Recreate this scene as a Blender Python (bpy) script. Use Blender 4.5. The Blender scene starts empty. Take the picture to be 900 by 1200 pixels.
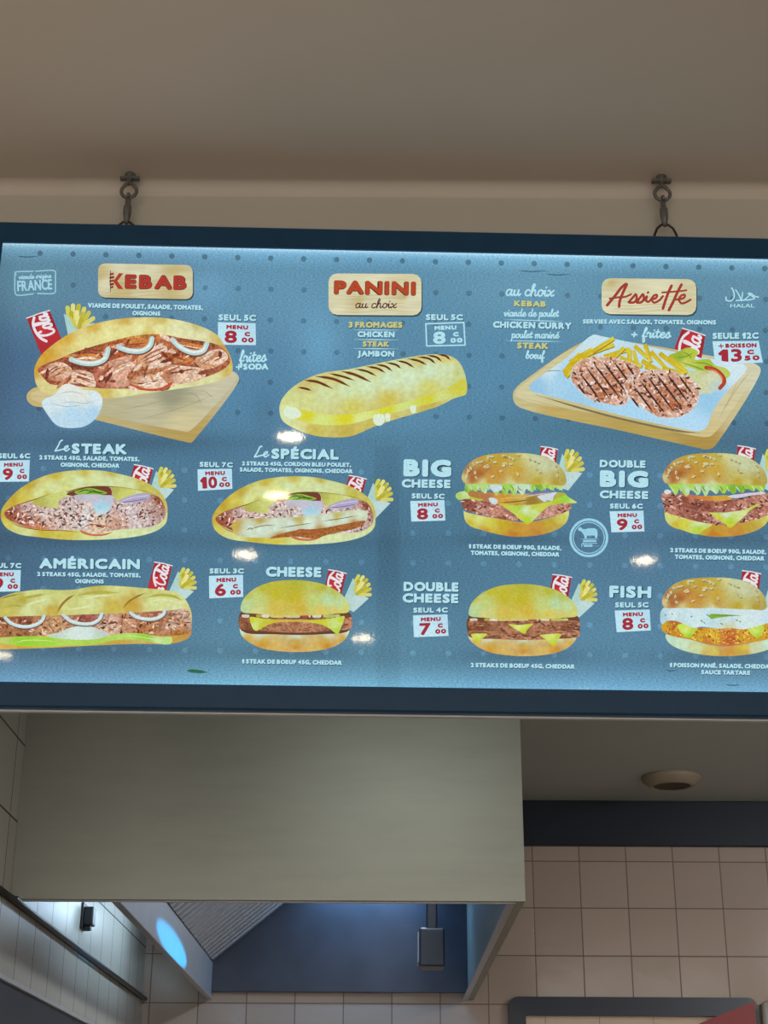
import bpy, bmesh, math, random
import numpy as np
from mathutils import Vector, Matrix
from mathutils.geometry import delaunay_2d_cdt

random.seed(4)
rng = np.random.default_rng(7)
SC = bpy.context.scene
COL = SC.collection

# ------------------------------------------------------------------ camera
FPX, PITCH, ROLL = 1830.0, math.radians(23.07), .005
CAM = np.array([0, 0, 1.6])
FW = np.array([0, math.cos(PITCH), math.sin(PITCH)])
R0 = np.array([1., 0, 0]); U0 = np.array([0, -math.sin(PITCH), math.cos(PITCH)])
RT = math.cos(ROLL)*R0 + math.sin(ROLL)*U0
UP = -math.sin(ROLL)*R0 + math.cos(ROLL)*U0
cam = bpy.data.cameras.new('camera'); camo = bpy.data.objects.new('camera', cam); COL.objects.link(camo)
cam.sensor_fit = 'VERTICAL'; cam.sensor_height = 36; cam.lens = 36*FPX/1200
cam.clip_start = .05
camo.matrix_world = Matrix(((RT[0], UP[0], -FW[0], CAM[0]), (RT[1], UP[1], -FW[1], CAM[1]), (RT[2], UP[2], -FW[2], CAM[2]), (0, 0, 0, 1)))
SC.camera = camo

# ------------------------------------------------------------------ world, exposure
w = bpy.data.worlds.new('world'); SC.world = w; w.use_nodes = True
w.node_tree.nodes['Background'].inputs[0].default_value = (1.0, .92, .84, 1)
w.node_tree.nodes['Background'].inputs[1].default_value = 2.2
SC.view_settings.view_transform = 'Standard'; SC.view_settings.look = 'None'
SC.view_settings.exposure = 0; SC.view_settings.gamma = 1
SC.view_settings.use_curve_mapping = False


def area(name, loc, rot, sx, sy, power, color):
    l = bpy.data.lights.new(name, 'AREA'); l.shape = 'RECTANGLE'; l.size = sx; l.size_y = sy
    l.energy = power; l.color = color
    o = bpy.data.objects.new(name, l); o.location = loc; o.rotation_euler = rot; COL.objects.link(o)
    return o


# added fill lights, each hidden from view, and the tube light inside the hood
area('kitchen_fill_light', (1.9, 3.3, 2.70), (math.radians(30), 0, 0),   .12, 1.0, 24, (.97, .98, 1))  # unseen, added to brighten the back wall tiles
area('pass_fill_light', (.06, 2.60, 2.42), (math.radians(86), 0, 0), .42, .06, .75, (.96, 1, .95))  # added out of sight behind the board to light the hood front
area('gap_fill_light', (-.556, 4.18, 2.275), (0, math.radians(90), 0), .03, 1.02, 2.4, (.58, .80, 1))  # hidden light added to brighten the left wall beside the hood
area('hood_tube_light', (.12, 4.0, 2.45), (0, math.radians(62), 0), .06, 1.3, 5.2, (.84, .92, 1))
area('hood_back_fill_light', (-.1, 4.88, 2.47), (math.radians(12), 0, 0), .5, .05, 2.3, (.24, .55, 1))  # hidden light added for the blue glow low on the back wall


# ------------------------------------------------------------------ helpers
def lin(c):
    if isinstance(c, str):
        c = tuple(int(c[i:i+2], 16) for i in (1, 3, 5))
    c = np.array(c, float)/255
    return np.where(c <= .04045, c/12.92, ((c+.055)/1.055)**2.4)


def tag(o, label=None, cat=None, group=None, kind=None):
    if label: o['label'] = label
    if cat: o['category'] = cat
    if group: o['group'] = group
    if kind: o['kind'] = kind
    return o


def empty(name, loc, rz=0):
    o = bpy.data.objects.new(name, None); o.empty_display_size = .05
    o.location = loc; o.rotation_euler = (0, 0, rz); COL.objects.link(o)
    return o


def link(name, me, mats, parent=None):
    o = bpy.data.objects.new(name, me)
    for m in (mats if isinstance(mats, (list, tuple)) else [mats]): me.materials.append(m)
    COL.objects.link(o)
    if parent is not None: o.parent = parent
    return o


def ray(u, v):
    return FW + RT*(u-450)/FPX - UP*(v-600)/FPX


class NT:
    """small node-tree writer"""
    def __init__(s, name):
        s.m = bpy.data.materials.new(name); s.m.use_nodes = True
        s.t = s.m.node_tree; s.b = s.t.nodes['Principled BSDF']
    def n(s, kind, **kw):
        x = s.t.nodes.new(kind)
        for k, v in kw.items(): setattr(x, k, v)
        return x
    def l(s, a, b): s.t.links.new(a, b)
    def set(s, **kw):
        for k, v in kw.items(): s.b.inputs[k.replace('_', ' ')].default_value = v
        return s
    def noise(s, scale, detail=3, sc=(1, 1, 1), space='Object', rough=.55):
        tc = s.n('ShaderNodeTexCoord'); mp = s.n('ShaderNodeMapping'); mp.inputs['Scale'].default_value = sc
        nz = s.n('ShaderNodeTexNoise'); nz.inputs['Scale'].default_value = scale; nz.inputs['Detail'].default_value = detail
        nz.inputs['Roughness'].default_value = rough
        s.l(tc.outputs[space], mp.inputs['Vector']); s.l(mp.outputs[0], nz.inputs['Vector'])
        return nz.outputs['Fac']
    def ramp(s, fac, stops):
        r = s.n('ShaderNodeValToRGB'); e = r.color_ramp.elements
        while len(e) < len(stops): e.new(.5)
        for i, (p, c) in enumerate(stops):
            e[i].position = p; e[i].color = (*c, 1) if len(c) == 3 else c
        s.l(fac, r.inputs[0]); return r.outputs[0]
    def bump(s, h, strength, dist=.002):
        b = s.n('ShaderNodeBump'); b.inputs['Strength'].default_value = strength; b.inputs['Distance'].default_value = dist
        s.l(h, b.inputs['Height']); s.l(b.outputs[0], s.b.inputs['Normal'])


def plain(name, c, rough=.6, metal=0, var=.06, scale=12, bump=0, sc=(1, 1, 1), spec=.5):
    t = NT(name); c = lin(c)
    f = t.noise(scale, 4, sc)
    t.l(t.ramp(f, [(.3, tuple(c*(1-var))), (.7, tuple(np.minimum(c*(1+var), 1)))]), t.b.inputs['Base Color'])
    t.set(Roughness=rough, Metallic=metal)
    t.b.inputs['Specular IOR Level'].default_value = spec
    if bump: t.bump(t.noise(scale*8, 3, sc), bump)
    return t.m


def tile_mat(name, c, grout, w_, h_, axes, off, rough=.12, mort=.0025):
    """square glazed tiles; axes = which object axes run along / up the wall"""
    t = NT(name)
    tc = t.n('ShaderNodeTexCoord'); sp = t.n('ShaderNodeSeparateXYZ'); t.l(tc.outputs['Object'], sp.inputs[0])
    cb = t.n('ShaderNodeCombineXYZ')
    for i, a in enumerate(axes):
        m = t.n('ShaderNodeMath', operation='SUBTRACT'); m.inputs[1].default_value = off[i]
        t.l(sp.outputs['XYZ'.index(a)], m.inputs[0]); t.l(m.outputs[0], cb.inputs[i])
    br = t.n('ShaderNodeTexBrick'); br.offset = 0; br.squash = 1
    br.inputs['Scale'].default_value = 1; br.inputs['Brick Width'].default_value = w_; br.inputs['Row Height'].default_value = h_
    br.inputs['Mortar Size'].default_value = mort; br.inputs['Mortar Smooth'].default_value = .3
    c = lin(c)
    br.inputs['Color1'].default_value = (*(c*.93), 1); br.inputs['Color2'].default_value = (*np.minimum(c*1.06, 1), 1)
    br.inputs['Mortar'].default_value = (*lin(grout), 1)
    t.l(cb.outputs[0], br.inputs['Vector']); t.l(br.outputs['Color'], t.b.inputs['Base Color'])
    mr = t.n('ShaderNodeMapRange'); mr.inputs['To Min'].default_value = rough; mr.inputs['To Max'].default_value = .8
    t.l(br.outputs['Fac'], mr.inputs['Value']); t.l(mr.outputs[0], t.b.inputs['Roughness'])
    wv = t.noise(9, 2); ad = t.n('ShaderNodeMath', operation='MULTIPLY_ADD'); ad.inputs[1].default_value = -1.5
    t.l(br.outputs['Fac'], ad.inputs[0]); t.l(wv, ad.inputs[2]); t.bump(ad.outputs[0], .25, .003)
    return t.m


def ink(name, amp, scale, sc=(1, 1, 1), detail=3, contrast=(.3, .7), gloss=.04, bump=.006):
    """a backlit print under a clear glossy film: emits its own colours (mesh attribute 'ink')"""
    t = NT(name)
    at = t.n('ShaderNodeAttribute'); at.attribute_name = 'ink'
    f = t.noise(scale, detail, sc)
    k = t.ramp(f, [(contrast[0], (1-amp,)*3), (contrast[1], (1+amp,)*3)])
    # ramp colours above 1 are kept
    mx = t.n('ShaderNodeMix', data_type='RGBA', blend_type='MULTIPLY'); mx.inputs['Factor'].default_value = 1
    t.l(at.outputs['Color'], mx.inputs['A']); t.l(k, mx.inputs['B'])
    t.l(mx.outputs['Result'], t.b.inputs['Emission Color'])
    t.set(Base_Color=(.01, .012, .014, 1), Roughness=gloss)
    t.b.inputs['Emission Strength'].default_value = 1
    t.bump(t.noise(90, 4, (1, 1, .45)), bump, .004)
    return t.m


INK = ink('backlit_print', .10, 260)
INK_BREAD = ink('backlit_print_bread', .13, 120, detail=5)
INK_MEAT = ink('backlit_print_meat', .50, 230, detail=4, contrast=(.38, .60))
INK_CRUMB = ink('backlit_print_crumb', .35, 260, detail=3, contrast=(.36, .64))
INK_PAPER = ink('backlit_print_paper', .30, 250, sc=(1, 1, 2.3), detail=4, contrast=(.3, .7), bump=.010)
INK_WOOD = ink('backlit_print_wood', .10, 22, sc=(1, 1, 9), detail=4)

FRAME = plain('dark_frame_metal', (20, 60, 90), .4, 0, .08, 30, spec=.3)
ALU = plain('bright_aluminium', (200, 204, 208), .35, .2, .05, 30)
IRON = plain('dull_iron', (100, 100, 96), .5, .3, .25, 90, .1)
STEEL = plain('brushed_steel', (158, 162, 152), .45, .2, .05, 5, .015, (1, 1, 6))
STEEL_B = plain('bright_steel', (186, 188, 192), .32, .45, .08, 14, .03, (1, 6, 1))
STEEL_D = plain('dark_steel', (64, 70, 82), .4, .5, .12, 10)
PAINT = plain('ceiling_paint', (196, 187, 175), .85, 0, .02, 3, .03)
PAINT_TONED = plain('soffit_light_tone', (180, 175, 162), .85, 0, .02, 3, .03)  # ceiling paint darkened and cooled, the light on the soffit put into colour
PAINT_K = plain('kitchen_ceiling_paint', (176, 180, 176), .85, 0, .02, 3)
NAVY = plain('dark_trim_paint', (16, 28, 42), .45, 0, .1, 6, spec=.3)
FLOORM = tile_mat('floor_tile', (150, 135, 120), (90, 84, 78), .4, .4, 'XY', (0, 0), .3, .004)
TILE_B = tile_mat('back_wall_tile', (176, 160, 148), (112, 102, 92), .151, .148, 'XZ', (.636-.151*8, 2.245-.148*20), .10, .002)
TILE_L = tile_mat('left_wall_tile', (182, 180, 172), (60, 62, 66), .166, .1585, 'YZ', (3.278-.166*10, 2.105-.1585*20), .34, .0022)
BLACK = plain('black_plastic', (30, 32, 34), .4)
CREAM = plain('cream_plastic', (150, 138, 118), .5)


def add_box(bm, x0, x1, y0, y1, z0, z1):
    vs = [bm.verts.new((x, y, z)) for x in (x0, x1) for y in (y0, y1) for z in (z0, z1)]
    for f in ((0, 1, 3, 2), (4, 6, 7, 5), (0, 4, 5, 1), (2, 3, 7, 6), (0, 2, 6, 4), (1, 5, 7, 3)):
        bm.faces.new([vs[i] for i in f])


def bm_obj(name, bm, mats, parent=None, bevel=0, smooth=False):
    bmesh.ops.recalc_face_normals(bm, faces=bm.faces)
    if bevel:
        bmesh.ops.bevel(bm, geom=list(bm.edges), offset=bevel, segments=2, affect='EDGES', profile=.5)
    if smooth:
        for f in bm.faces: f.smooth = True
    me = bpy.data.meshes.new(name); bm.to_mesh(me); bm.free()
    return link(name, me, mats, parent)


def boxes(name, bs, mat, parent=None, bevel=0):
    bm = bmesh.new()
    for b in bs: add_box(bm, *b)
    return bm_obj(name, bm, mat, parent, bevel)


def tube(bm, pts, r, n=10, closed=False):
    pts = [Vector(p) for p in pts]; rs = r if isinstance(r, (list, tuple)) else [r]*len(pts)
    rings = []
    N = len(pts); up = Vector((.123, .95, .31)).normalized()
    for i, p in enumerate(pts):
        a = pts[(i-1) % N] if (closed or i) else pts[i]
        b = pts[(i+1) % N] if (closed or i < N-1) else pts[i]
        d = (b-a).normalized(); s = d.cross(up).normalized(); t = s.cross(d)
        rings.append([bm.verts.new(p + (s*math.cos(k*2*math.pi/n) + t*math.sin(k*2*math.pi/n))*rs[i]) for k in range(n)])
    for i in range(N if closed else N-1):
        A, B = rings[i], rings[(i+1) % N]
        for k in range(n): bm.faces.new((A[k], A[(k+1) % n], B[(k+1) % n], B[k]))
    if not closed:
        bm.faces.new(rings[0]); bm.faces.new(rings[-1])


def lathe(bm, prof, n=40, cx=0, cy=0):
    rings = []
    for r, z in prof:
        rings.append([bm.verts.new((cx+r*math.cos(k*2*math.pi/n), cy+r*math.sin(k*2*math.pi/n), z)) for k in range(n)] if r > 1e-6 else [bm.verts.new((cx, cy, z))])
    for A, B in zip(rings, rings[1:]):
        for k in range(n):
            a = [A[k % len(A)], A[(k+1) % n % len(A)], B[(k+1) % n % len(B)], B[k % len(B)]]
            u = []
            for v in a:
                if v not in u: u.append(v)
            if len(u) > 2: bm.faces.new(u)


# ------------------------------------------------------------------ the room
ZC, YB, ZK = 3.237, 2.35, 2.735          # dining ceiling, soffit face, kitchen ceiling
XL, YW = -.745, 5.08                     # left kitchen wall, back wall
S = lambda o: tag(o, kind='structure')
S(boxes('floor', [(-3, 3, -4, YW+.1, -.1, 0)], FLOORM))
# ceiling with its rounded cove into the soffit
bm = bmesh.new()
prof = [(-4, ZC+.12), (-4, ZC)]
rc = .02
for k in range(9):
    a = math.radians(90*k/8); prof.append((YB-rc+rc*math.sin(a), ZC-rc+rc*math.cos(a)))
prof += [(YB, ZC-rc-.004), (YB+.1, ZC-rc-.004), (YB+.1, ZC+.12)]
va = [bm.verts.new((-3, y, z)) for y, z in prof]; vb = [bm.verts.new((3, y, z)) for y, z in prof]
for i in range(len(prof)):
    j = (i+1) % len(prof); f = bm.faces.new((va[i], va[j], vb[j], vb[i])); f.smooth = 2 <= i <= 9
bm.faces.new(va[::-1]); bm.faces.new(vb)
S(bm_obj('ceiling', bm, PAINT))
S(boxes('wall_soffit', [(-3, 3, YB, YB+.1, ZK, ZC-rc-.004)], PAINT_TONED))
S(boxes('ceiling_kitchen', [(-.9, 3, YB+.1, YW+.1, ZK, ZK+.1)], PAINT_K))
S(boxes('wall_back', [(-.9, 3, YW, YW+.1, 0, ZK)], TILE_B))
S(boxes('wall_left', [(XL-.1, XL, YB+.1, YW, 0, ZK)], TILE_L))
S(boxes('wall_right', [(2.6, 2.7, YB+.1, YW, 0, ZK)], TILE_L))
S(boxes('wall_dining_left', [(-3.1, -3, -4, YB+.1, 0, ZC)], PAINT))
S(boxes('wall_dining_right', [(3, 3.1, -4, YB+.1, 0, ZC)], PAINT))
S(boxes('trim_1', [(.2, 2.6, YW-.02, YW, 2.588, ZK)], NAVY, None, .003))
# metal edge strip on top of the steel wall cladding, dark cover strip above it
S(boxes('trim_2', [(XL, XL+.012, 2.7, YW, 1.949, 1.958)], ALU, None, .001))
S(boxes('wall_cladding', [(XL, XL+.004, 2.7, YW, .9, 1.949)], STEEL_D))

cab = bm = bmesh.new()
tube(bm, [(XL+.008, 2.6, 2.107), (XL+.008, 3.4, 2.1075), (XL+.008, 4.2, 2.107), (XL+.008, YW-.001, 2.108)], .0065, 10)
tag(bm_obj('cable', bm, BLACK, None, 0, True), 'thin dark cable running straight along the left tiled wall', 'cable')

# small black holder on the left wall
k = empty('wall_holder', (XL, 3.97, 2.17)); tag(k, 'small black plastic holder fixed on the left wall tiles beneath the hood', 'holder')
boxes('backplate', [(0, .006, -.024, .024, -.01, .055)], BLACK, k, .002)
boxes('clip', [(.006, .03, -.02, .02, 0, .045), (.006, .024, -.014, .006, -.012, 0)], BLACK, k, .003)
bm = bmesh.new(); tube(bm, [(.016, .02, .022), (.016, .075, .02)], .004, 8)
bm_obj('pin', bm, ALU, k, 0, True)

# ------------------------------------------------------------------ extractor hood
HX0, HX1, HY, HZ = -.53, .287, 3.18, 2.109
h = empty('extractor_hood', (-.13, HY, HZ))
tag(h, 'large brushed steel extractor hood against the tiled back wall below the menu board', 'extractor hood')
def hb(name, bs, mat, bevel=.0015):
    return boxes(name, [(a+.13, b+.13, c-HY, d-HY, e-HZ, f-HZ) for a, b, c, d, e, f in bs], mat, h, bevel)
hb('front_panel', [(XL+.018, HX1, HY, HY+.018, HZ, ZK), (XL+.0005, XL+.018, HY, HY+.018, HZ+.0056, ZK)], STEEL, 0)
hb('gap_light_blocker', [(-.598, HX0-.018, 3.22, 4.74, 2.200, 2.204), (-.600, -.598, 3.22, 4.74, 2.198, 2.210)], STEEL_D, 0)  # added blocker, keeps the gap light off the lower left wall
hb('side_panel', [(HX1-.018, HX1, HY+.018, YW, HZ, ZK)], STEEL)
hb('side_panel', [(HX0-.018, HX0, HY+.018, YW, HZ+.11, ZK)], STEEL_D)
hb('gutter', [(HX0-.018, HX0, HY+.018, YW, HZ, HZ+.11)], STEEL_B)
hb('bottom_flange', [(HX1-.034, HX1-.018, HY+.018, YW, HZ, HZ+.006), (XL+.02, HX1-.018, HY+.018, HY+.024, HZ-.002, HZ+.012)], STEEL_B, .001)
hb('inner_top', [(HX0, HX1-.018, HY+.018, YW, 2.58, 2.60)], STEEL_D)
hb('inner_back', [(HX0, HX1-.018, YW-.02, YW, HZ+.02, 2.58)], STEEL_D)
# slatted grease filter leaning up from the gutter
bm = bmesh.new()
A = Vector((HX0+.003+.13, 0, .112)); B = Vector((-.12+.13, 0, .112+.33)); dd = (B-A).normalized(); nn = Vector((dd.z, 0, -dd.x))
ny = 30; y0 = .03; y1 = YW-HY-.03; st = (y1-y0)/ny
def slab(ya, yb, t0, t1):
    vs = [bm.verts.new(P + nn*t + Vector((0, y, 0))) for P in (A, B) for y in (ya, yb) for t in (t0, t1)]
    for f in ((0, 1, 3, 2), (4, 6, 7, 5), (0, 4, 5, 1), (2, 3, 7, 6), (0, 2, 6, 4), (1, 5, 7, 3)): bm.faces.new([vs[i] for i in f])
for i in range(ny): slab(y0+i*st, y0+i*st+st*.42, -.012, .004)
gf = bm_obj('grease_filter', bm, STEEL_B, h)
bm = bmesh.new(); slab(y0, y1, -.022, -.014); bm_obj('filter_backing', bm, BLACK, gf)
lh = hb('lamp_housing', [(.10, .168, 4.28, 4.38, 2.115, 2.215), (.12, .15, 4.31, 4.35, 2.215, 2.58)], STEEL_D, .005)
hb('lamp_glass', [(.095, .10, 4.29, 4.37, 2.125, 2.205)], plain('lamp_glass', (150, 165, 185), .2), .002)
sp = bpy.data.lights.new('cyan_fill_spot', 'SPOT'); sp.energy = 80; sp.color = (.0, .42, .9); sp.spot_size = math.radians(50); sp.spot_blend = .2; sp.shadow_soft_size = .01  # added spot, stands in for the cyan reflection on the gutter
so = bpy.data.objects.new('cyan_fill_spot', sp); COL.objects.link(so)
d = ray(204, 1128); tgt = Vector(CAM + d*(HX0/d[0])); so.location = (.088, 4.33, 2.105); tgt.z = 2.138; so.scale = (1, .12, 1)
so.rotation_euler = (tgt-so.location).to_track_quat('-Z', 'Y').to_euler()

# ------------------------------------------------------------------ ceiling fitting in the kitchen
k = empty('ceiling_fixture', (.885, 4.725, ZK)); tag(k, 'round pale unlit fitting mounted on the kitchen ceiling', 'ceiling fixture')
bm = bmesh.new(); lathe(bm, [(.088, 0), (.092, -.006), (.086, -.016), (.068, -.030), (.060, -.033), (.056, -.030)], 48)
bm_obj('housing', bm, CREAM, k, 0, True)
bm = bmesh.new(); lathe(bm, [(.056, -.030), (.05, -.024), (0, -.022)], 40)
bm_obj('recess', bm, plain('dark_recess', (66, 58, 48), .6), k, 0, True)

# ------------------------------------------------------------------ framed board low on the back wall
k = empty('framed_board', (.78, YW, 1.25)); tag(k, 'dark framed cream board on the tiled back wall right of the hood', 'framed board')
bm = bmesh.new()
def rrect(x0, x1, z0, z1, r, n=6):
    o = []
    for cx, cz, a0 in ((x1-r, z1-r, 0), (x0+r, z1-r, 90), (x0+r, z0+r, 180), (x1-r, z0+r, 270)):
        for i in range(n+1):
            a = math.radians(a0+90*i/n); o.append((cx+r*math.cos(a), cz+r*math.sin(a)))
    return o
O = rrect(-.386, .386, 0, .868, .03); I = rrect(-.334, .36, .05, .812, .006)
ring = [[bm.verts.new((x, y, z)) for x, z in P] for P, y in ((O, 0), (O, -.03), (I, -.034), (I, -.008))]
for a, b in zip(ring, ring[1:]):
    for i in range(len(O)):
        j = (i+1) % len(O); bm.faces.new((a[i], a[j], b[j], b[i]))
bm_obj('frame', bm, plain('slate_frame', (38, 48, 62), .4), k)
pm = tile_mat('cream_board', (214, 190, 164), (150, 128, 108), .168, 3, 'XZ', (-.272-.168, -1), .25, .0012)
boxes('panel', [(-.336, .362, -.008, 0, .045, .815)], pm, k)
bm = bmesh.new()
vs = [(.20, .790), (.374, .856), (.376, .55), (.33, .55)]
f0 = [bm.verts.new((x, -.036, z)) for x, z in vs]; f1 = [bm.verts.new((x, -.0395, z)) for x, z in vs]
bm.faces.new(f0); bm.faces.new(f1[::-1])
for i in range(4): bm.faces.new((f0[i], f0[(i+1) % 4], f1[(i+1) % 4], f1[i]))
bm_obj('corner_flap', bm, plain('dull_red', (150, 48, 52), .5), k)
k['label'] = 'dark framed cream board with red corner on the tiled back wall'
bm = bmesh.new()
tube(bm, [(1.192, YW-.02, .9), (1.192, YW-.02, 2.085), (1.193, YW-.016, 2.094), (1.20, YW-.012, 2.098), (1.5, YW-.012, 2.10)], .014, 12)
tag(bm_obj('wall_pipe', bm, plain('pale_pipe', (170, 165, 160), .4), None, 0, True), 'pale pipe on the tiled wall beside the dark framed board', 'pipe')

# ------------------------------------------------------------------ ceiling spotlights over the customers (seen mirrored in the board and tiles)
GLOW = NT('warm_bulb').set(Base_Color=(.1, .1, .1, 1)); GLOW.b.inputs['Emission Color'].default_value = (1, .80, .52, 1)
GLOW.b.inputs['Emission Strength'].default_value = 45; GLOW = GLOW.m
RING = plain('white_ring', (200, 196, 188), .4)
first = None
for (x, y) in ((.859, .467), (-.193, .851), (-.284, .43), (.086, -.296), (.938, -.896), (-.162, 1.211), (1.386, .615), (2.388, -1.561), (1.955, -2.128), (-1.133, -.571), (-1.12, -2.11)):
    if first is None:
        first = empty('ceiling_spotlight', (x, y, ZC)); tag(first, 'round recessed warm spotlight in the ceiling over the counter', 'spotlight', 'ceiling spotlights')
        bm = bmesh.new(); lathe(bm, [(.05, 0), (.052, -.004), (.046, -.008), (.034, -.007), (.032, 0)], 32)
        bm_obj('trim_ring', bm, RING, first, 0, True)
        bm = bmesh.new(); lathe(bm, [(.032, -.001), (0, -.004)], 24)
        bm_obj('bulb', bm, GLOW, first)
    else:
        c = first.copy(); COL.objects.link(c); c.location = (x, y, ZC)
        for ch in list(first.children):
            e = ch.copy(); COL.objects.link(e); e.parent = c

# ================================================================== THE MENU BOARD
PSI = math.radians(1.7)
BX = np.array([math.cos(PSI), math.sin(PSI), 0]); BN = np.array([math.sin(PSI), -math.cos(PSI), 0])
ZB = 2.248                                   # lower edge of the frame
SX0, SX1, SZ0, SZ1 = -.655, .705, 2.288-ZB, 3.068-ZB     # printed sheet in board coordinates
FX0, FX1, FZ1 = SX0-.040, SX1+.040, SZ1+.040
board = empty('menu_board', (0, 2.3, ZB), PSI)
tag(board, 'wide dark framed backlit menu board of sandwiches and burgers hanging from two hooks', 'menu board')

# frame: four mitred rails with a small lip
bm = bmesh.new()
def loop(x0, x1, z0, z1, y): return [bm.verts.new(p) for p in ((x0, y, z0), (x1, y, z0), (x1, y, z1), (x0, y, z1))]
rings = [loop(FX0, FX1, 0, FZ1, .016), loop(FX0, FX1, 0, FZ1, -.004), loop(FX0+.003, FX1-.003, .003, FZ1-.003, -.007),
         loop(SX0-.003, SX1+.003, SZ0-.003, SZ1+.003, -.007), loop(SX0, SX1, SZ0, SZ1, -.004), loop(SX0, SX1, SZ0, SZ1, .0015)]
for a, b in zip(rings, rings[1:]):
    for i in range(4): bm.faces.new((a[i], a[(i+1) % 4], b[(i+1) % 4], b[i]))
bm_obj('frame', bm, FRAME, board)
boxes('back_panel', [(FX0+.004, FX1-.004, .003, .016, .004, FZ1-.004)], BLACK, board)
boxes('edge_strip', [(FX0, FX1, .008, .0165, -.0025, 0)], ALU, board)
boxes('edge_strip', [(FX0, FX1, .010, .0165, FZ1, FZ1+.0015)], ALU, board)

# ---- from photograph pixels to board coordinates (x along, z up)
def PB(pts):
    P = np.asarray(pts, float).reshape(-1, 2)
    d = FW + np.outer((P[:, 0]-450)/FPX, RT) - np.outer((P[:, 1]-600)/FPX, UP)
    o = np.array([0, 2.3, ZB])
    t = ((o-CAM) @ BN)/(d @ BN)
    q = CAM + d*t[:, None] - o
    return np.stack([q @ BX, q[:, 2]], 1)
def PX(xz):
    q = np.array([0, 2.3, ZB]) + np.outer(xz[:, 0], BX) + np.outer(xz[:, 1], [0, 0, 1]) - CAM
    z = q @ FW
    return np.stack([450+FPX*(q @ RT)/z, 600-FPX*(q @ UP)/z], 1)

TR = [0., 0., 1.]
def T(x0, y0, s): TR[:] = [x0, y0, s]
def P2(pts):
    P = np.asarray(pts, float).reshape(-1, 2); return np.array([TR[0], TR[1]]) + P/TR[2]
LAY = [1]
def fresh(n=1): LAY[0] = n
EPS = 5e-5

def smooth(pts, closed, n=6):
    """centripetal spline through the points: no overshoot at tight corners"""
    P = np.asarray(pts, float); N = len(P)
    if N < 3: return P
    out = []
    for i in (range(N) if closed else range(N-1)):
        p0 = P[(i-1) % N] if (closed or i > 0) else 2*P[0]-P[1]
        p1 = P[i]; p2 = P[(i+1) % N]
        p3 = P[(i+2) % N] if (closed or i < N-2) else 2*P[-1]-P[-2]
        t0 = 0.; t1 = t0+max(np.linalg.norm(p1-p0), 1e-6)**.5; t2 = t1+max(np.linalg.norm(p2-p1), 1e-6)**.5; t3 = t2+max(np.linalg.norm(p3-p2), 1e-6)**.5
        for k in range(n):
            t = t1+(t2-t1)*k/n
            a1 = (t1-t)/(t1-t0)*p0+(t-t0)/(t1-t0)*p1; a2 = (t2-t)/(t2-t1)*p1+(t-t1)/(t2-t1)*p2; a3 = (t3-t)/(t3-t2)*p2+(t-t2)/(t3-t2)*p3
            b1 = (t2-t)/(t2-t0)*a1+(t-t0)/(t2-t0)*a2; b2 = (t3-t)/(t3-t1)*a2+(t-t1)/(t3-t1)*a3
            out.append((t2-t)/(t2-t1)*b1+(t-t1)/(t2-t1)*b2)
    if not closed: out.append(P[-1])
    return np.array(out)


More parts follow.
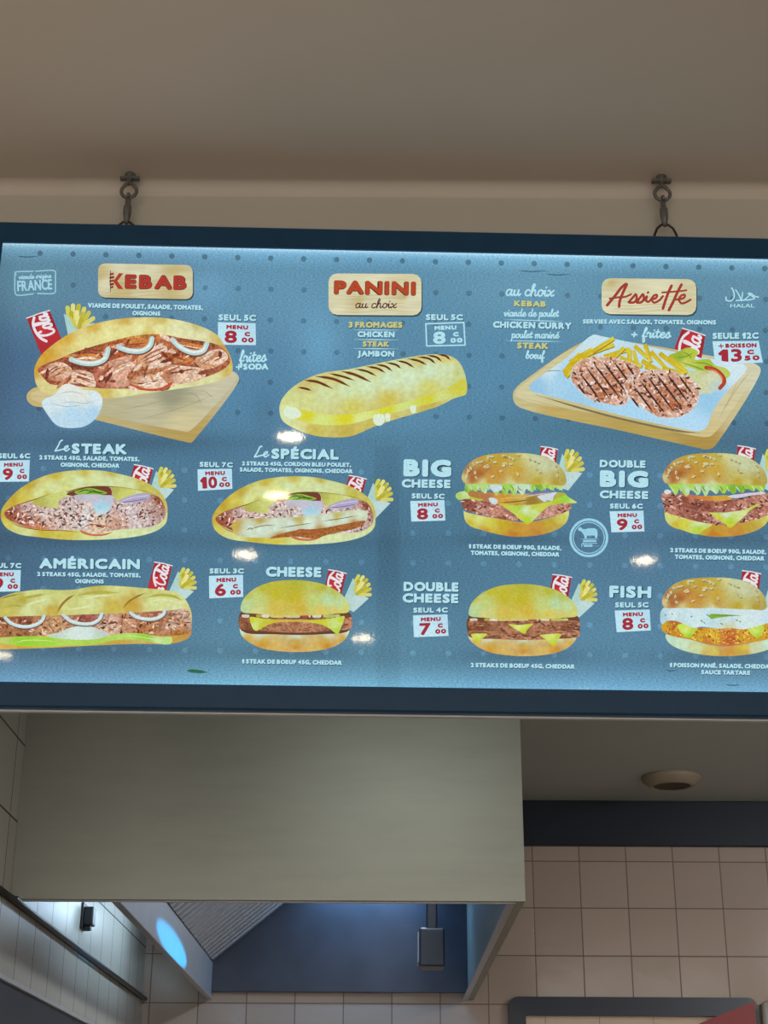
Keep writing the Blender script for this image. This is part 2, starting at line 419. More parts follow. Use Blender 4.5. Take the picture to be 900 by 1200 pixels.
class Art:
    def __init__(s): s.v = []; s.f = []; s.c = []; s.k = 0
    def _add(s, px, faces, cols):
        xz = PB(px); y = -EPS*LAY[0]; LAY[0] += 1
        s.v.append(np.stack([xz[:, 0], np.full(len(xz), y), xz[:, 1]], 1))
        s.f += [[i+s.k for i in f] for f in faces]; s.k += len(xz)
        c = np.asarray(cols, float)
        s.c.append(np.broadcast_to(c, (len(xz), 3)) if c.ndim == 1 else c)
    def poly(s, pts, col=None, sm=True, ctrl=None, step=2.5, pw=3.0, n=5):
        """closed outline; one flat colour, or ctrl = [(x, y, colour)...] blended between"""
        P = P2(smooth(pts, True, n) if sm else pts)
        co = [Vector(p) for p in P]; N = len(co)
        if ctrl:
            lo, hi = P.min(0), P.max(0)
            for gx in np.arange(lo[0]+step/2, hi[0], step):
                for gy in np.arange(lo[1]+step/2, hi[1], step):
                    if inside(gx, gy, P): co.append(Vector((gx, gy)))
        vs, _, fs, *_r = delaunay_2d_cdt(co, [(i, (i+1) % N) for i in range(N)], [], 1, 1e-5)
        V = np.array([(v.x, v.y) for v in vs])
        if ctrl:
            cp = P2([(a, b) for a, b, _c in ctrl]); cc = np.array([lin(c) for *_a, c in ctrl])
            dist = np.linalg.norm(V[:, None]-cp[None], axis=2)+.8
            wgt = dist**-pw; cols = (wgt @ cc)/wgt.sum(1, keepdims=True)
        else: cols = lin(col)
        s._add(V, fs, cols); return s
    def raw(s, px, faces, col): s._add(px, faces, lin(col) if not isinstance(col, np.ndarray) else col); return s
    def stroke(s, pts, wd, col, sm=True, n=6, taper=False):
        P = P2(smooth(pts, False, n) if sm and len(pts) > 2 else pts); return s.ribbon(P, wd/TR[2], col, taper)
    def ribbon(s, P, wpx, col, taper=False):
        keep = [0]
        for i in range(1, len(P)):
            if np.linalg.norm(P[i]-P[keep[-1]]) > 1e-4: keep.append(i)
        P = P[keep]
        if len(P) < 2: return s
        tg = np.gradient(P, axis=0); tg /= np.linalg.norm(tg, axis=1, keepdims=True)+1e-9
        nm = np.stack([-tg[:, 1], tg[:, 0]], 1); h_ = np.full(len(P), wpx/2)
        if taper:
            t = np.linspace(0, 1, len(P)); h_ = h_*np.clip(np.minimum(t, 1-t)*4, .15, 1)
        L = P+nm*h_[:, None]; R = P-nm*h_[:, None]
        px = np.concatenate([L, R]); M = len(P)
        fs = [[i, i+1, M+i+1, M+i] for i in range(M-1)]
        caps = []
        for e, sg in ((0, -1), (M-1, 1)):
            b = len(px)+len(caps); a0 = math.atan2(nm[e, 1], nm[e, 0])
            for q in range(7):
                a = a0 - sg*math.pi*q/6; caps.append(P[e]+h_[e]*np.array([math.cos(a), math.sin(a)]))
            fs.append(list(range(b, b+7)))
        s._add(np.concatenate([px, np.array(caps)]), fs, lin(col)); return s
    def text(s, body, p0, p1, hgt, col, bold=.05, crop=False):
        """block lettering on a baseline p0-p1 (pixels), cap height hgt"""
        if crop: p0, p1 = P2([p0, p1]); hgt = hgt/TR[2]
        V, F = glyphs(body, .10+2*bold); p0 = np.array(p0, float); p1 = np.array(p1, float)
        ax = p1-p0; W = np.linalg.norm(ax); ax /= W; up = np.array([ax[1], -ax[0]])
        x0, x1 = V[:, 0].min(), V[:, 0].max()
        b = bold*hgt
        sx = (W-2*b)/(x1-x0); sy = (hgt-2*b)/CAP
        base = p0 + np.outer((V[:, 0]-x0)*sx+b, ax) + np.outer(V[:, 1]*sy+b, up)
        st = [(0, 0)] if bold == 0 else [(b*math.cos(a), b*math.sin(a)) for a in np.arange(8)*math.pi/4+.39] + [(0, 0)]
        for q, (dx, dy) in enumerate(st):
            s._add(base+np.array([dx, dy]), F, lin(col))
            if q < len(st)-1: LAY[0] -= 1; s.v[-1][:, 1] += EPS*.02*q
        return s
    def script(s, body, p0, p1, xh, wd, col, crop=True):
        if crop: p0, p1 = P2([p0, p1]); xh = xh/TR[2]; wd = wd/TR[2]
        p0 = np.array(p0, float); p1 = np.array(p1, float); ax = p1-p0; W = np.linalg.norm(ax); ax /= W; up = np.array([ax[1], -ax[0]])
        tot = sum(CUR[c][0] if c != ' ' else .6 for c in body); kx = W/tot; x = 0
        for c in body:
            if c == ' ': x += .6; continue
            adv, sts = CUR[c]
            for stt in sts:
                q = np.array(stt, float)
                q = smooth(q, False, 5) if len(q) > 2 else q
                q = p0 + np.outer((q[:, 0]+q[:, 1]*.12+x)*kx, ax) + np.outer(q[:, 1]*xh, up)
                s.ribbon(q, wd, col); LAY[0] -= 1
            x += adv
        LAY[0] += 1
        return s
    def build(s, name, parent=None, mat=None):
        me = bpy.data.meshes.new(name)
        V = np.concatenate(s.v); me.from_pydata(V.tolist(), [], s.f); C = np.concatenate(s.c)
        at = me.attributes.new('ink', 'FLOAT_COLOR', 'POINT')
        at.data.foreach_set('color', np.concatenate([C, np.ones((len(C), 1))], 1).astype(np.float32).ravel())
        me.update()
        # every face looks towards the customer
        bmx = bmesh.new(); bmx.from_mesh(me)
        fl = [f for f in bmx.faces if f.normal.y > 0]
        bmesh.ops.reverse_faces(bmx, faces=fl); bmx.to_mesh(me); bmx.free()
        return link(name, me, mat or INK, parent or board)


def inside(x, y, P):
    x0, y0 = P[:, 0], P[:, 1]; x1, y1 = np.roll(x0, -1), np.roll(y0, -1)
    c = ((y0 > y) != (y1 > y)) & (x < (x1-x0)*(y-y0)/(y1-y0+1e-12)+x0)
    return bool(c.sum() % 2)


_G = {}
ONE = [(.02, .70), (.26, 1.0), (.50, 1.0), (.50, 0), (.20, 0), (.20, .66), (.10, .58)]
def glyph(c):
    if c not in _G:
        cu = bpy.data.curves.new('t', 'FONT'); cu.body = c; cu.resolution_u = 3
        ob = bpy.data.objects.new('t', cu); COL.objects.link(ob)
        dg = bpy.context.evaluated_depsgraph_get(); dg.update()
        me = bpy.data.meshes.new_from_object(ob.evaluated_get(dg))
        _G[c] = (np.array([v.co[:2] for v in me.vertices]), [list(p.vertices) for p in me.polygons])
        bpy.data.objects.remove(ob); bpy.data.curves.remove(cu); bpy.data.meshes.remove(me)
    return _G[c]
def glyphs(body, gap=.17):
    """letters set side by side with even gaps (the heavy strokes are added by the caller)"""
    V, F, x, k = [], [], 0., 0
    for n_, c in enumerate(body):
        if c == ' ': x += .34*CAP; continue
        if c == '1': v, f = np.array(ONE)*CAP, [list(range(7))]
        else: v, f = glyph(c)
        g = gap*CAP*(.75 if c in 'ATLCGO80' else 1)
        if body[n_:n_+2] in ('PA', 'FA', 'AT', 'TA', 'VA', 'AV', 'LT', 'LA', 'DA', 'KA'): g -= .16*CAP
        x0 = v[:, 0].min(); V.append(v+np.array([x-x0, 0])); F += [[i+k for i in q] for q in f]; k += len(v)
        x += v[:, 0].max()-x0+g
    return np.concatenate(V), F
CAP = 1.0
CAP = glyph('H')[0][:, 1].max()

_a = [[(.75, .85), (.5, 1), (.2, .85), (.08, .45), (.25, .05), (.5, .1), (.72, .5), (.8, .95)], [(.8, .95), (.75, .4), (.84, .05), (1.0, .1), (1.12, .35)]]
_n = [[(0, .7), (.12, .95), (.12, 0)], [(.12, .4), (.35, .92), (.55, .95), (.6, .6), (.6, .15), (.75, .03), (.95, .3)]]
_e = [[(.1, .45), (.55, .6), (.65, .85), (.45, 1), (.2, .8), (.12, .4), (.3, .04), (.6, .08), (.9, .4)]]
CUR = {
 'a': (1.08, _a), 'n': (.95, _n), 'e': (.86, _e), 'é': (.86, _e+[[(.4, 1.3), (.65, 1.6)]]),
 'c': (.86, [[(.75, .8), (.5, 1), (.2, .8), (.1, .4), (.3, .05), (.6, .08), (.9, .35)]]),
 'C': (1.15, [[(.95, 1.45), (.75, 1.85), (.35, 1.6), (.08, .85), (.3, .08), (.7, .06), (1.1, .5)]]),
 'h': (.98, [[(0, .3), (.3, 1.2), (.45, 1.8), (.3, 1.95), (.18, 1.6), (.12, 0)], [(.12, .3), (.3, .85), (.55, 1), (.65, .7), (.62, .2), (.77, .03), (1, .3)]]),
 'o': (.9, [[(.5, 1), (.2, .85), (.1, .4), (.3, .03), (.6, .1), (.75, .55), (.6, .95), (.5, 1)], [(.62, .9), (.75, .8), (.95, .85)]]),
 'i': (.52, [[(.05, .4), (.2, .95), (.18, .3), (.3, .03), (.55, .3)], [(.24, 1.4), (.27, 1.46)]]),
 'x': (.95, [[(.05, .85), (.25, .95), (.45, .5), (.65, .05), (.95, .2)], [(.88, .95), (.5, .5), (.1, .02)]]),
 'u': (1.0, [[(.05, .7), (.15, .95), (.12, .35), (.3, .03), (.55, .2), (.7, .95)], [(.7, .95), (.68, .25), (.8, .03), (1.02, .3)]]),
 'v': (.88, [[(0, .8), (.15, .95), (.3, .1), (.4, .05), (.65, .8), (.75, .95), (.95, .85)]]),
 'm': (1.4, [[(0, .7), (.12, .95), (.12, 0)], [(.12, .4), (.35, .92), (.5, .95), (.55, .6), (.55, 0)], [(.55, .4), (.8, .92), (.97, .95), (1.0, .6), (1.0, .15), (1.15, .03), (1.4, .3)]]),
 'd': (1.12, [[(.72, .85), (.5, 1), (.2, .85), (.08, .45), (.25, .05), (.5, .1), (.72, .5)], [(.85, 1.9), (.76, .6), (.82, .06), (1.0, .08), (1.15, .35)]]),
 'p': (.95, [[(.05, .8), (.2, 1), (.12, -.85)], [(.15, .5), (.35, .95), (.65, .95), (.75, .5), (.5, .05), (.2, .15)], [(.5, .05), (.75, .1), (.95, .3)]]),
 'l': (.52, [[(0, .3), (.35, 1.3), (.4, 1.85), (.25, 1.9), (.15, 1.3), (.15, .3), (.3, .03), (.55, .3)]]),
 't': (.58, [[(.25, 1.55), (.18, .4), (.3, .03), (.6, .3)], [(-.02, 1.05), (.52, 1.12)]]),
 'r': (.72, [[(0, .7), (.15, 1.08), (.3, .9), (.5, .88), (.46, .3), (.58, .03), (.75, .3)]]),
 's': (.72, [[(0, .3), (.38, 1.08), (.5, .55), (.48, .15), (.25, .0), (.03, .15)], [(.48, .15), (.72, .3)]]),
 'f': (.62, [[(0, .3), (.32, 1.1), (.5, 1.7), (.4, 1.98), (.25, 1.6), (.2, -.5), (.3, -.85), (.42, -.5), (.28, .1), (.65, .3)]]),
 'b': (.88, [[(0, .3), (.3, 1.2), (.4, 1.8), (.25, 1.9), (.12, 1.3), (.1, .2), (.35, .03), (.65, .3), (.6, .8), (.4, .9)], [(.6, .8), (.9, .75)]]),
 'g': (1.05, [[(.72, .85), (.5, 1), (.2, .85), (.08, .45), (.25, .05), (.5, .1), (.72, .5), (.78, .95)], [(.78, .95), (.72, -.3), (.5, -.8), (.25, -.6), (.5, -.2), (1.05, .35)]]),
 '+': (1.0, [[(.1, .6), (.8, .6)], [(.45, .2), (.45, 1.0)]]),
}

# ---------------------------------------------------------------- the printed sheet
BGC = [(20, 432, (70, 105, 138)), (292, 452, (82, 132, 164)), (572, 432, (84, 136, 166)), (212, 632, (72, 116, 143)), (452, 652, (68, 112, 138)),
       (712, 752, (85, 132, 160)), (452, 775, (86, 134, 158)), (72, 765, (80, 120, 146)), (334, 342, (96, 146, 174)), (612, 325, (100, 150, 176)),
       (602, 512, (80, 128, 156)), (30, 320, (92, 136, 158)), (870, 400, (84, 132, 158)), (870, 330, (96, 142, 166)), (740, 640, (76, 118, 146)),
       (10, 650, (66, 102, 130)), (870, 780, (84, 128, 154)), (150, 345, (92, 134, 160)), (300, 780, (88, 136, 160)), (560, 600, (72, 116, 142)), (230, 560, (74, 118, 146)), (930, 560, (72, 112, 138))]
bgp = np.array([b[:2] for b in BGC], float); bgc = np.array([lin(b[2]) for b in BGC])
# printed darkening round the dishes and pale steam: (x, y, rx, ry, factor)
SPOTS = [(150, 520, 110, 14, .72), (740, 505, 150, 26, .80), (100, 632, 110, 10, .70), (345, 636, 100, 9, .72), (110, 762, 130, 10, .72), (345, 765, 75, 9, .7),
         (606, 632, 75, 9, .68), (850, 632, 80, 10, .68), (614, 768, 75, 9, .7), (850, 770, 80, 9, .7), (310, 480, 20, 30, .85), (470, 492, 80, 20, 1.12),
         (375, 410, 26, 42, 1.30), (240, 340, 30, 26, 1.3), (718, 385, 20, 22, 1.25), (0, 400, 16, 140, .82), (0, 600, 20, 100, .85), (455, 620, 14, 90, .90), (900, 520, 120, 12, .88), (200, 517, 250, 8, .90)]
def bg(px):
    d = np.linalg.norm((px[:, None]-bgp[None])*np.array([1, 1.3]), axis=2)+30
    wg = d**-3.2; c = (wg @ bgc)/wg.sum(1, keepdims=True)
    for x, y, rx, ry, k in SPOTS:
        g = np.exp(-((px[:, 0]-x)/rx)**2-((px[:, 1]-y)/ry)**2)
        c = c*(1+(k-1)*g)[:, None]
    return c
art = Art()
nx, nz = 230, 134
gx, gz = np.meshgrid(np.linspace(SX0, SX1, nx), np.linspace(SZ0, SZ1, nz))
xz = np.stack([gx.ravel(), gz.ravel()], 1); px = PX(xz); c = bg(px)
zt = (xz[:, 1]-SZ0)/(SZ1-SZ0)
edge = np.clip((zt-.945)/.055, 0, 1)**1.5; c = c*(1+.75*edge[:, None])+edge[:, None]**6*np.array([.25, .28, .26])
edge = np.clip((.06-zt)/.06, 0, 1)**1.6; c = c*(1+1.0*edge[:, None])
# the three sheets: a full-width upper one and two lower ones, each a little lighter than the gaps
up_ = px[:, 1] > 517+.012*px[:, 0]
c = np.where((up_ & (px[:, 0] > 440) & (px[:, 0] < 468))[:, None], c*.90, c)
fs = [[j*nx+i, j*nx+i+1, (j+1)*nx+i+1, (j+1)*nx+i] for j in range(nz-1) for i in range(nx-1)]
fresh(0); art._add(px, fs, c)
def dot(x, y, r, f):
    a = np.arange(12)*math.pi/6; q = np.stack([x+r*np.cos(a), y+r*np.sin(a)], 1); q = np.vstack([q, [[x, y]]])
    cc = bg(q)*f; LAY[0] = 1
    art._add(q, [[i, (i+1) % 12, 12] for i in range(12)], cc)
for r_ in range(6):
    for i in range(25):
        x = 47+38.6*i; y = 296+36.3*r_ + .021*x
        if r_ % 2: x += .6
        x += -.4*r_*(1-x/450)
        if 8 < x < 935 and y < 512: dot(x, y, 3.3, .66)
for r_ in range(8):
    for x0, xe, of in ((-32, 436, 0), (484, 935, 0)):
        for i in range(13):
            x = x0+41.4*i; y = 563-36+35.2*r_ - (14 if x0 < 0 else 14) + .012*x
            if x < xe and 530 < y < 797: dot(x, y, 3.4, 1.34)
# crumpled creases near the upper edge
for xa, ya, ln in ((607, 317, 36), (640, 321, 30), (780, 785, 14), (850, 802, 18), (20, 300, 26)):
    LAY[0] = 2; q = np.array([(xa, ya), (xa+ln*.4, ya+1.2), (xa+ln, ya+.3)])
    art.ribbon(smooth(q, False), 1.1, (48, 84, 104), True)
sheet = art.build('printed_sheet', board, INK_PAPER)
# light leaking round the top edge of the sheet
def crumbs(a, pts, n, pal, L, W, am=0., asd=.6, seed=1):
    """many small slivers inside an outline: minced meat, breadcrumbs"""
    r_ = random.Random(seed); P0 = np.array(pts, float); REG = P2(smooth(pts, True)); lo, hi = P0.min(0), P0.max(0); k = 0
    for _ in range(n*4):
        if k >= n: break
        x, y = r_.uniform(lo[0], hi[0]), r_.uniform(lo[1], hi[1])
        if not inside(*P2([(x, y)])[0], REG): continue
        k += 1; l_, w_, an = r_.uniform(*L), r_.uniform(*W), r_.gauss(am, asd); ca, sa = math.cos(an), math.sin(an)
        Q = [(x+l_*u*ca-w_*v*sa, y+l_*u*sa+w_*v*ca) for u, v in ((-1, .1), (-.5, -.9), (.4, -1), (1, -.2), (.6, .8), (-.4, 1))]
        a.poly(Q, r_.choice(pal), False); LAY[0] -= .92
DARK = (34, 58, 76)
TXT = (176, 222, 234); GOLD = (196, 196, 128); CARD = (186, 226, 240); RED = (160, 42, 58); WHITE = (205, 232, 240)

def title(body, p0, p1, h_, col=TXT, bold=.085, name='dish_title', sh=True):
    a = Art(); fresh(4)
    if sh: a.text(body, (p0[0]+.6, p0[1]+.9), (p1[0]+.9, p1[1]+1.0), h_+.6, DARK, bold+.03)
    a.text(body, p0, p1, h_, col, bold); return a.build(name)
def desc(lines, name='dish_description'):
    a = Art(); fresh(4)
    for body, p0, p1, h_ in lines:
        a.text(body, (p0[0]+.4, p0[1]+.8), (p1[0]+.4, p1[1]+.8), h_, DARK, .08)
        a.text(body, p0, p1, h_, TXT, .09)
    return a.build(name)
def price(head, hp0, hp1, hh, quad, euros, cents='00', menu='MENU', outline=False, name='price_tag'):
    """quad: tl, tr, br, bl of the card"""
    q = np.array(quad, float)
    def at(u, v): return (q[0]*(1-u)+q[1]*u)*(1-v)+(q[3]*(1-u)+q[2]*u)*v
    T(0, 0, 1); fresh(4); a = Art()
    if outline:
        loop_ = [q[0], q[1], q[2], q[3], q[0]]
        for i in range(4): a.ribbon(np.array([loop_[i], loop_[i+1]]), 1.6, TXT)
        ink_c = TXT
    else:
        a.poly(quad, None, False, [(*at(.1, .1), CARD), (*at(.9, .2), (178, 218, 236)), (*at(.5, .9), (192, 228, 240))]); ink_c = RED
    tagm = a.build(name); H = np.linalg.norm(q[3]-q[0])
    b = Art()
    b.text(menu, at(.22 if menu == 'MENU' else .26, .30), at(.80 if menu == 'MENU' else .93, .30), H*.19, ink_c, .11)
    if menu != 'MENU':
        for dx, dy in ((.05, 0), (0, .09)): b.ribbon(np.array([at(.17-dx, .215-dy), at(.17+dx, .215+dy)]), H*.045, ink_c)
    two = len(euros) > 1
    b.text(euros, at(.07 if two else .17, .92), at(.57 if two else .50, .92), H*.55, ink_c, .06)
    b.text('C', at(.70, .61), at(.85, .61), H*.20, ink_c, .12)
    b.text(cents, at(.62, .89), at(.94, .89), H*.22, ink_c, .11)
    b.build('price_lettering', tagm)
    t = Art(); t.text(head, (hp0[0]+.5, hp0[1]+.7), (hp1[0]+.6, hp1[1]+.7), hh, DARK, .1); t.text(head, hp0, hp1, hh, TXT, .085); t.build('solo_price')

# ---------------------------------------------------------------- soda can and carton of fries behind a dish
def can(parent, q, letters=1.0, lift=0):
    """q: tl, tr, br, bl in pixels (a red can, lettering running up its side)"""
    q = np.array(q, float); T(0, 0, 1)
    at = lambda u, v: (q[0]*(1-u)+q[1]*u)*(1-v)+(q[3]*(1-u)+q[2]*u)*v
    a = Art()
    edge = [at(0, 0), at(.35, -.012), at(.7, -.012), at(1, 0), at(1, .5), at(1, 1), at(0, 1), at(0, .5)]
    a.poly(edge, None, False, [(*at(.05, .3), (150, 30, 40)), (*at(.4, .4), (200, 48, 58)), (*at(.75, .5), (190, 40, 50)), (*at(.98, .4), (140, 26, 36)), (*at(.2, .9), (170, 40, 50))], 2)
    a.ribbon(np.array([at(0, .012), at(.5, .0), at(1, .012)]), 1.3, (215, 225, 232))
    o = a.build('soda_can', parent)
    b = Art(); kx = np.linalg.norm(q[1]-q[0])
    def S_(pts, wd): b.ribbon(smooth(np.array([at(u, v) for u, v in pts]), False), wd*kx/24, (226, 222, 230)); LAY[0] -= 1
    r = kx/np.linalg.norm(q[3]-q[0])      # width over length: letter pitch along the can
    V = lambda v: v*r
    S_([(.30, V(.10)), (.16, V(.34)), (.14, V(.70)), (.24, V(1.05)), (.40, V(1.3))], 2.6)      # the pale swash
    b.script('Cola', at(.86, V(1.22)), at(.86, V(.10)), .36*kx, .095*kx, (228, 224, 230), False)
    if V(1.9) < .99: b.script('Coca', at(.86, V(2.2)), at(.86, V(1.35)), .30*kx, .09*kx, (228, 224, 230), False)
    b.build('can_lettering', parent)

def fries(parent, ox, oy, k, ang=0, mirror=1):
    """white carton with fries fanning out; (ox, oy) = carton mouth centre in pixels, k = mouth width in pixels"""
    T(0, 0, 1); ca, sa = math.cos(ang), math.sin(ang)
    M = lambda pts: [(ox+k*(mirror*x*ca-y*sa), oy+k*(mirror*x*sa+y*ca)) for x, y in pts]
    a = Art()
    a.poly(M([(-.52, -.50), (-.36, -.40), (.46, .02), (.62, .02), (.30, .95), (-.40, .95)]), None, False,
           [(*M([(-.3, -.1)])[0], (150, 196, 190)), (*M([(.2, .3)])[0], (176, 208, 208)), (*M([(-.2, .8)])[0], (170, 200, 196))], 2)
    o = a.build('fries_carton', parent)
    b = Art()
    st = [(-.36, .05, -.34, -.72), (-.20, .05, -.12, -.78), (-.05, .1, .10, -.74), (.10, .12, .30, -.60), (.22, .12, .46, -.42), (-.28, .1, -.22, -.5),
          (.02, .14, .0, -.5), (.16, .16, .22, -.4), (.3, .14, .6, -.18), (-.12, .14, -.3, -.3), (.08, .2, .14, -.2)]
    cs = [(206, 204, 84), (222, 218, 120), (188, 184, 56), (214, 206, 96), (196, 190, 70), (176, 170, 44), (226, 222, 140), (190, 180, 60), (212, 206, 110), (200, 196, 90), (182, 172, 52)]
    for (x0, y0, x1, y1), c_ in zip(st, cs):
        b.ribbon(np.array(M([(x0*.8-.05, y0-.1), (x1, y1)])), k*.17, c_)
    b.build('fries', parent)
    d_ = Art()
    d_.poly(M([(-.52, -.50), (-.36, -.38), (-.12, .22), (.45, .02), (.62, .0), (.30, .95), (-.40, .95)]), None, False,
            [(*M([(-.3, .0)])[0], (168, 206, 200)), (*M([(.2, .4)])[0], (186, 214, 214)), (*M([(-.2, .8)])[0], (176, 206, 202))], 2)
    d_.build('carton_front', parent)

# ================================================================= KEBAB
def wood_badge(pts, nm='title_plate'):
    P = np.array(pts, float); lo, hi = P.min(0), P.max(0)
    T(0, 0, 1); fresh(2)
    a = Art(); a.poly([(x+1.2, y+1.8) for x, y in pts], (50, 70, 84), False)
    rnd = [(lo[0]+(hi[0]-lo[0])*random.random(), lo[1]+(hi[1]-lo[1])*random.random(), random.choice([(206, 200, 160), (218, 214, 180), (194, 178, 124), (212, 210, 176)])) for _ in range(14)]
    a.poly(pts, None, False, rnd, 2); o = a.build(nm, None, INK_WOOD)
    g = Art()
    for y in (.52, .6, .72, .8, .9):
        yy = lo[1]+(hi[1]-lo[1])*y
        g.ribbon(smooth(np.array([(lo[0]+2, yy+.012*0), (lo[0]+(hi[0]-lo[0])*.3, yy+1.5), (lo[0]+(hi[0]-lo[0])*.6, yy-.8), (hi[0]-3, yy+1)]), False), .5, (184, 164, 110), True); LAY[0] -= 1
    LAY[0] += 1
    g.build('wood_grain', o)
    return o
def rr(x0, y0, x1, y1, r, sl=.02):
    o = []
    for cx, cy, a0 in ((x1-r, y0+r, -90), (x1-r, y1-r, 0), (x0+r, y1-r, 90), (x0+r, y0+r, 180)):
        for i in range(4):
            a = math.radians(a0+30*i); x = cx+r*math.cos(a); o.append((x, cy+r*math.sin(a)+sl*(x-x0)))
    return o
pl = wood_badge(rr(115, 308.5, 226, 348.5, 8, .02))
a = Art(); a.text('EBAB', (146, 338.8), (219, 340.4), 17.5, (70, 22, 24), .11); a.text('EBAB', (146.6, 338.2), (218.4, 339.8), 16.5, (168, 54, 44), .08)
for (p, q_, wd) in (((139, 331), (132.5, 320.8), 5.2), ((139, 331), (132.5, 339), 5.2)):
    pass
a.poly([(139.5, 320.3), (144.5, 320.5), (137.5, 329.5), (144.8, 339), (138.6, 338.8), (132.8, 330)], (168, 54, 44), False)
for i, (y, w_) in enumerate(((320.5, 5.2), (324.5, 6.2), (328.5, 6.4), (332.5, 5.6), (336, 4.2))):
    a.poly([(128.5-w_*.35+2, y), (131+w_*.35+.6, y-1), (131+w_*.35+.6, y+1.6), (128.5-w_*.35+2, y+2.6)], (120, 34, 34) if i % 2 else (158, 48, 42), False)
a.ribbon(np.array([(129.6, 317.5), (129.6, 342)]), .7, (60, 40, 40))
a.build('dish_title', pl)
desc([('VIANDE DE POULET, SALADE, TOMATES,', (103, 360.6), (238, 363.6), 5.6), ('OIGNONS', (155, 369.6), (188, 370.3), 5.2)])
# board
T(20, 355, 3.333); fresh(2); a = Art()
a.poly([(40, 380), (38, 360), (60, 335), (110, 325), (800, 262), (850, 270), (866, 290), (862, 312), (700, 525), (680, 545), (655, 542), (320, 460), (110, 410), (60, 400)],
       None, True, [(60, 370, (196, 176, 116)), (400, 420, (186, 170, 118)), (650, 525, (178, 154, 88)), (850, 290, (190, 184, 150))], 3)
kb = a.build('kebab_picture', None, INK_WOOD)
a = Art(); a.poly([(60, 378), (52, 360), (80, 342), (800, 270), (848, 276), (858, 292), (850, 308), (690, 488), (668, 502), (640, 500), (320, 436), (130, 395)],
       None, True, [(120, 360, (206, 190, 140)), (350, 400, (182, 176, 140)), (520, 420, (186, 182, 150)), (640, 470, (204, 194, 150)), (780, 330, (196, 192, 164)), (600, 360, (150, 150, 124))], 3)
for p in ([(380, 425), (560, 385), (740, 335)], [(480, 455), (640, 410), (790, 350)], [(660, 350), (700, 362), (720, 400)], [(700, 340), (740, 350), (770, 380)]):
    a.stroke(p, 2.5, (160, 152, 116), True, taper=True)
a.build('cutting_board', kb, INK_WOOD)
can(kb, [(31, 372.5), (58, 363.5), (73, 400), (50, 420)])
fries(kb, 92, 381, 30, -.12, 1)
T(20, 355, 3.333); a = Art()
a.poly([(68, 285), (70, 250), (95, 205), (140, 165), (200, 125), (280, 90), (370, 68), (470, 58), (570, 60), (660, 75), (735, 100), (785, 130), (812, 170), (832, 205), (842, 245), (838, 275), (812, 298), (740, 318), (620, 338), (500, 355), (400, 370), (320, 374), (240, 370), (160, 362), (105, 350), (78, 325)],
       None, True, [(75, 270, (204, 160, 60)), (110, 210, (206, 158, 50)), (200, 140, (212, 170, 60)), (300, 95, (208, 172, 70)), (420, 70, (204, 172, 78)), (560, 68, (206, 184, 96)), (700, 92, (196, 184, 110)), (780, 130, (206, 186, 110)),
       (255, 158, (226, 222, 150)), (350, 122, (228, 226, 156)), (480, 108, (228, 228, 168)), (620, 108, (226, 228, 176)), (725, 130, (220, 222, 170)), (300, 140, (224, 218, 146)), (230, 175, (220, 206, 128)), (420, 105, (226, 222, 150)), (560, 100, (226, 224, 160)), (680, 115, (222, 224, 176)), (500, 125, (216, 190, 90)),
       (100, 320, (216, 206, 140)), (200, 350, (224, 220, 160)), (340, 358, (206, 184, 92)), (420, 350, (222, 222, 160)), (600, 325, (222, 224, 170)), (760, 300, (216, 216, 160)), (832, 260, (206, 184, 100)), (815, 190, (196, 150, 70))], 2.2)
a.build('bread', kb, INK_BREAD)
a = Art()
a.poly([(82, 262), (110, 240), (160, 222), (215, 198), (300, 170), (390, 145), (470, 128), (560, 124), (650, 140), (730, 152), (790, 168), (822, 200), (832, 232), (810, 258), (740, 290), (690, 305), (610, 318), (590, 340), (530, 346), (450, 338), (340, 335), (270, 330), (190, 322), (130, 318), (100, 290)],
       None, True, [(120, 270, (160, 84, 58)), (250, 240, (132, 62, 44)), (400, 200, (164, 78, 44)), (560, 150, (180, 104, 60)), (700, 170, (140, 70, 50)), (790, 210, (160, 92, 62)), (300, 320, (150, 76, 60)), (500, 330, (170, 110, 80)), (700, 280, (146, 80, 58)), (450, 140, (196, 140, 70))], 2.5)
a.build('sauced_filling', kb, INK_MEAT)
MP = [([(100, 270), (130, 240), (180, 235), (215, 262), (190, 300), (140, 305)], 0), ([(205, 270), (260, 265), (300, 285), (305, 330), (260, 320), (215, 295)], 1), ([(300, 285), (340, 240), (460, 208), (465, 240), (430, 290), (440, 320), (360, 335), (320, 325)], 2),
      ([(470, 225), (500, 185), (570, 168), (620, 195), (600, 240), (540, 258), (490, 250)], 1), ([(565, 260), (590, 245), (660, 250), (730, 262), (735, 290), (680, 312), (600, 318), (575, 295)], 0),
      ([(695, 225), (740, 195), (800, 185), (825, 215), (790, 245), (730, 262)], 1), ([(445, 310), (500, 285), (560, 290), (590, 325), (530, 340), (470, 335)], 1), ([(380, 160), (450, 140), (520, 150), (500, 185), (420, 195)], 3), ([(610, 150), (680, 160), (740, 175), (700, 200), (640, 190)], 3), ([(220, 215), (280, 200), (330, 215), (300, 250), (240, 245)], 3), ([(560, 200), (640, 205), (690, 225), (640, 240), (600, 235)], 3)]
pal = [((220, 186, 160), (186, 120, 84)), ((224, 198, 176), (196, 146, 108)), ((214, 166, 140), (182, 104, 80)), ((204, 130, 62), (160, 76, 40))]
a = Art()
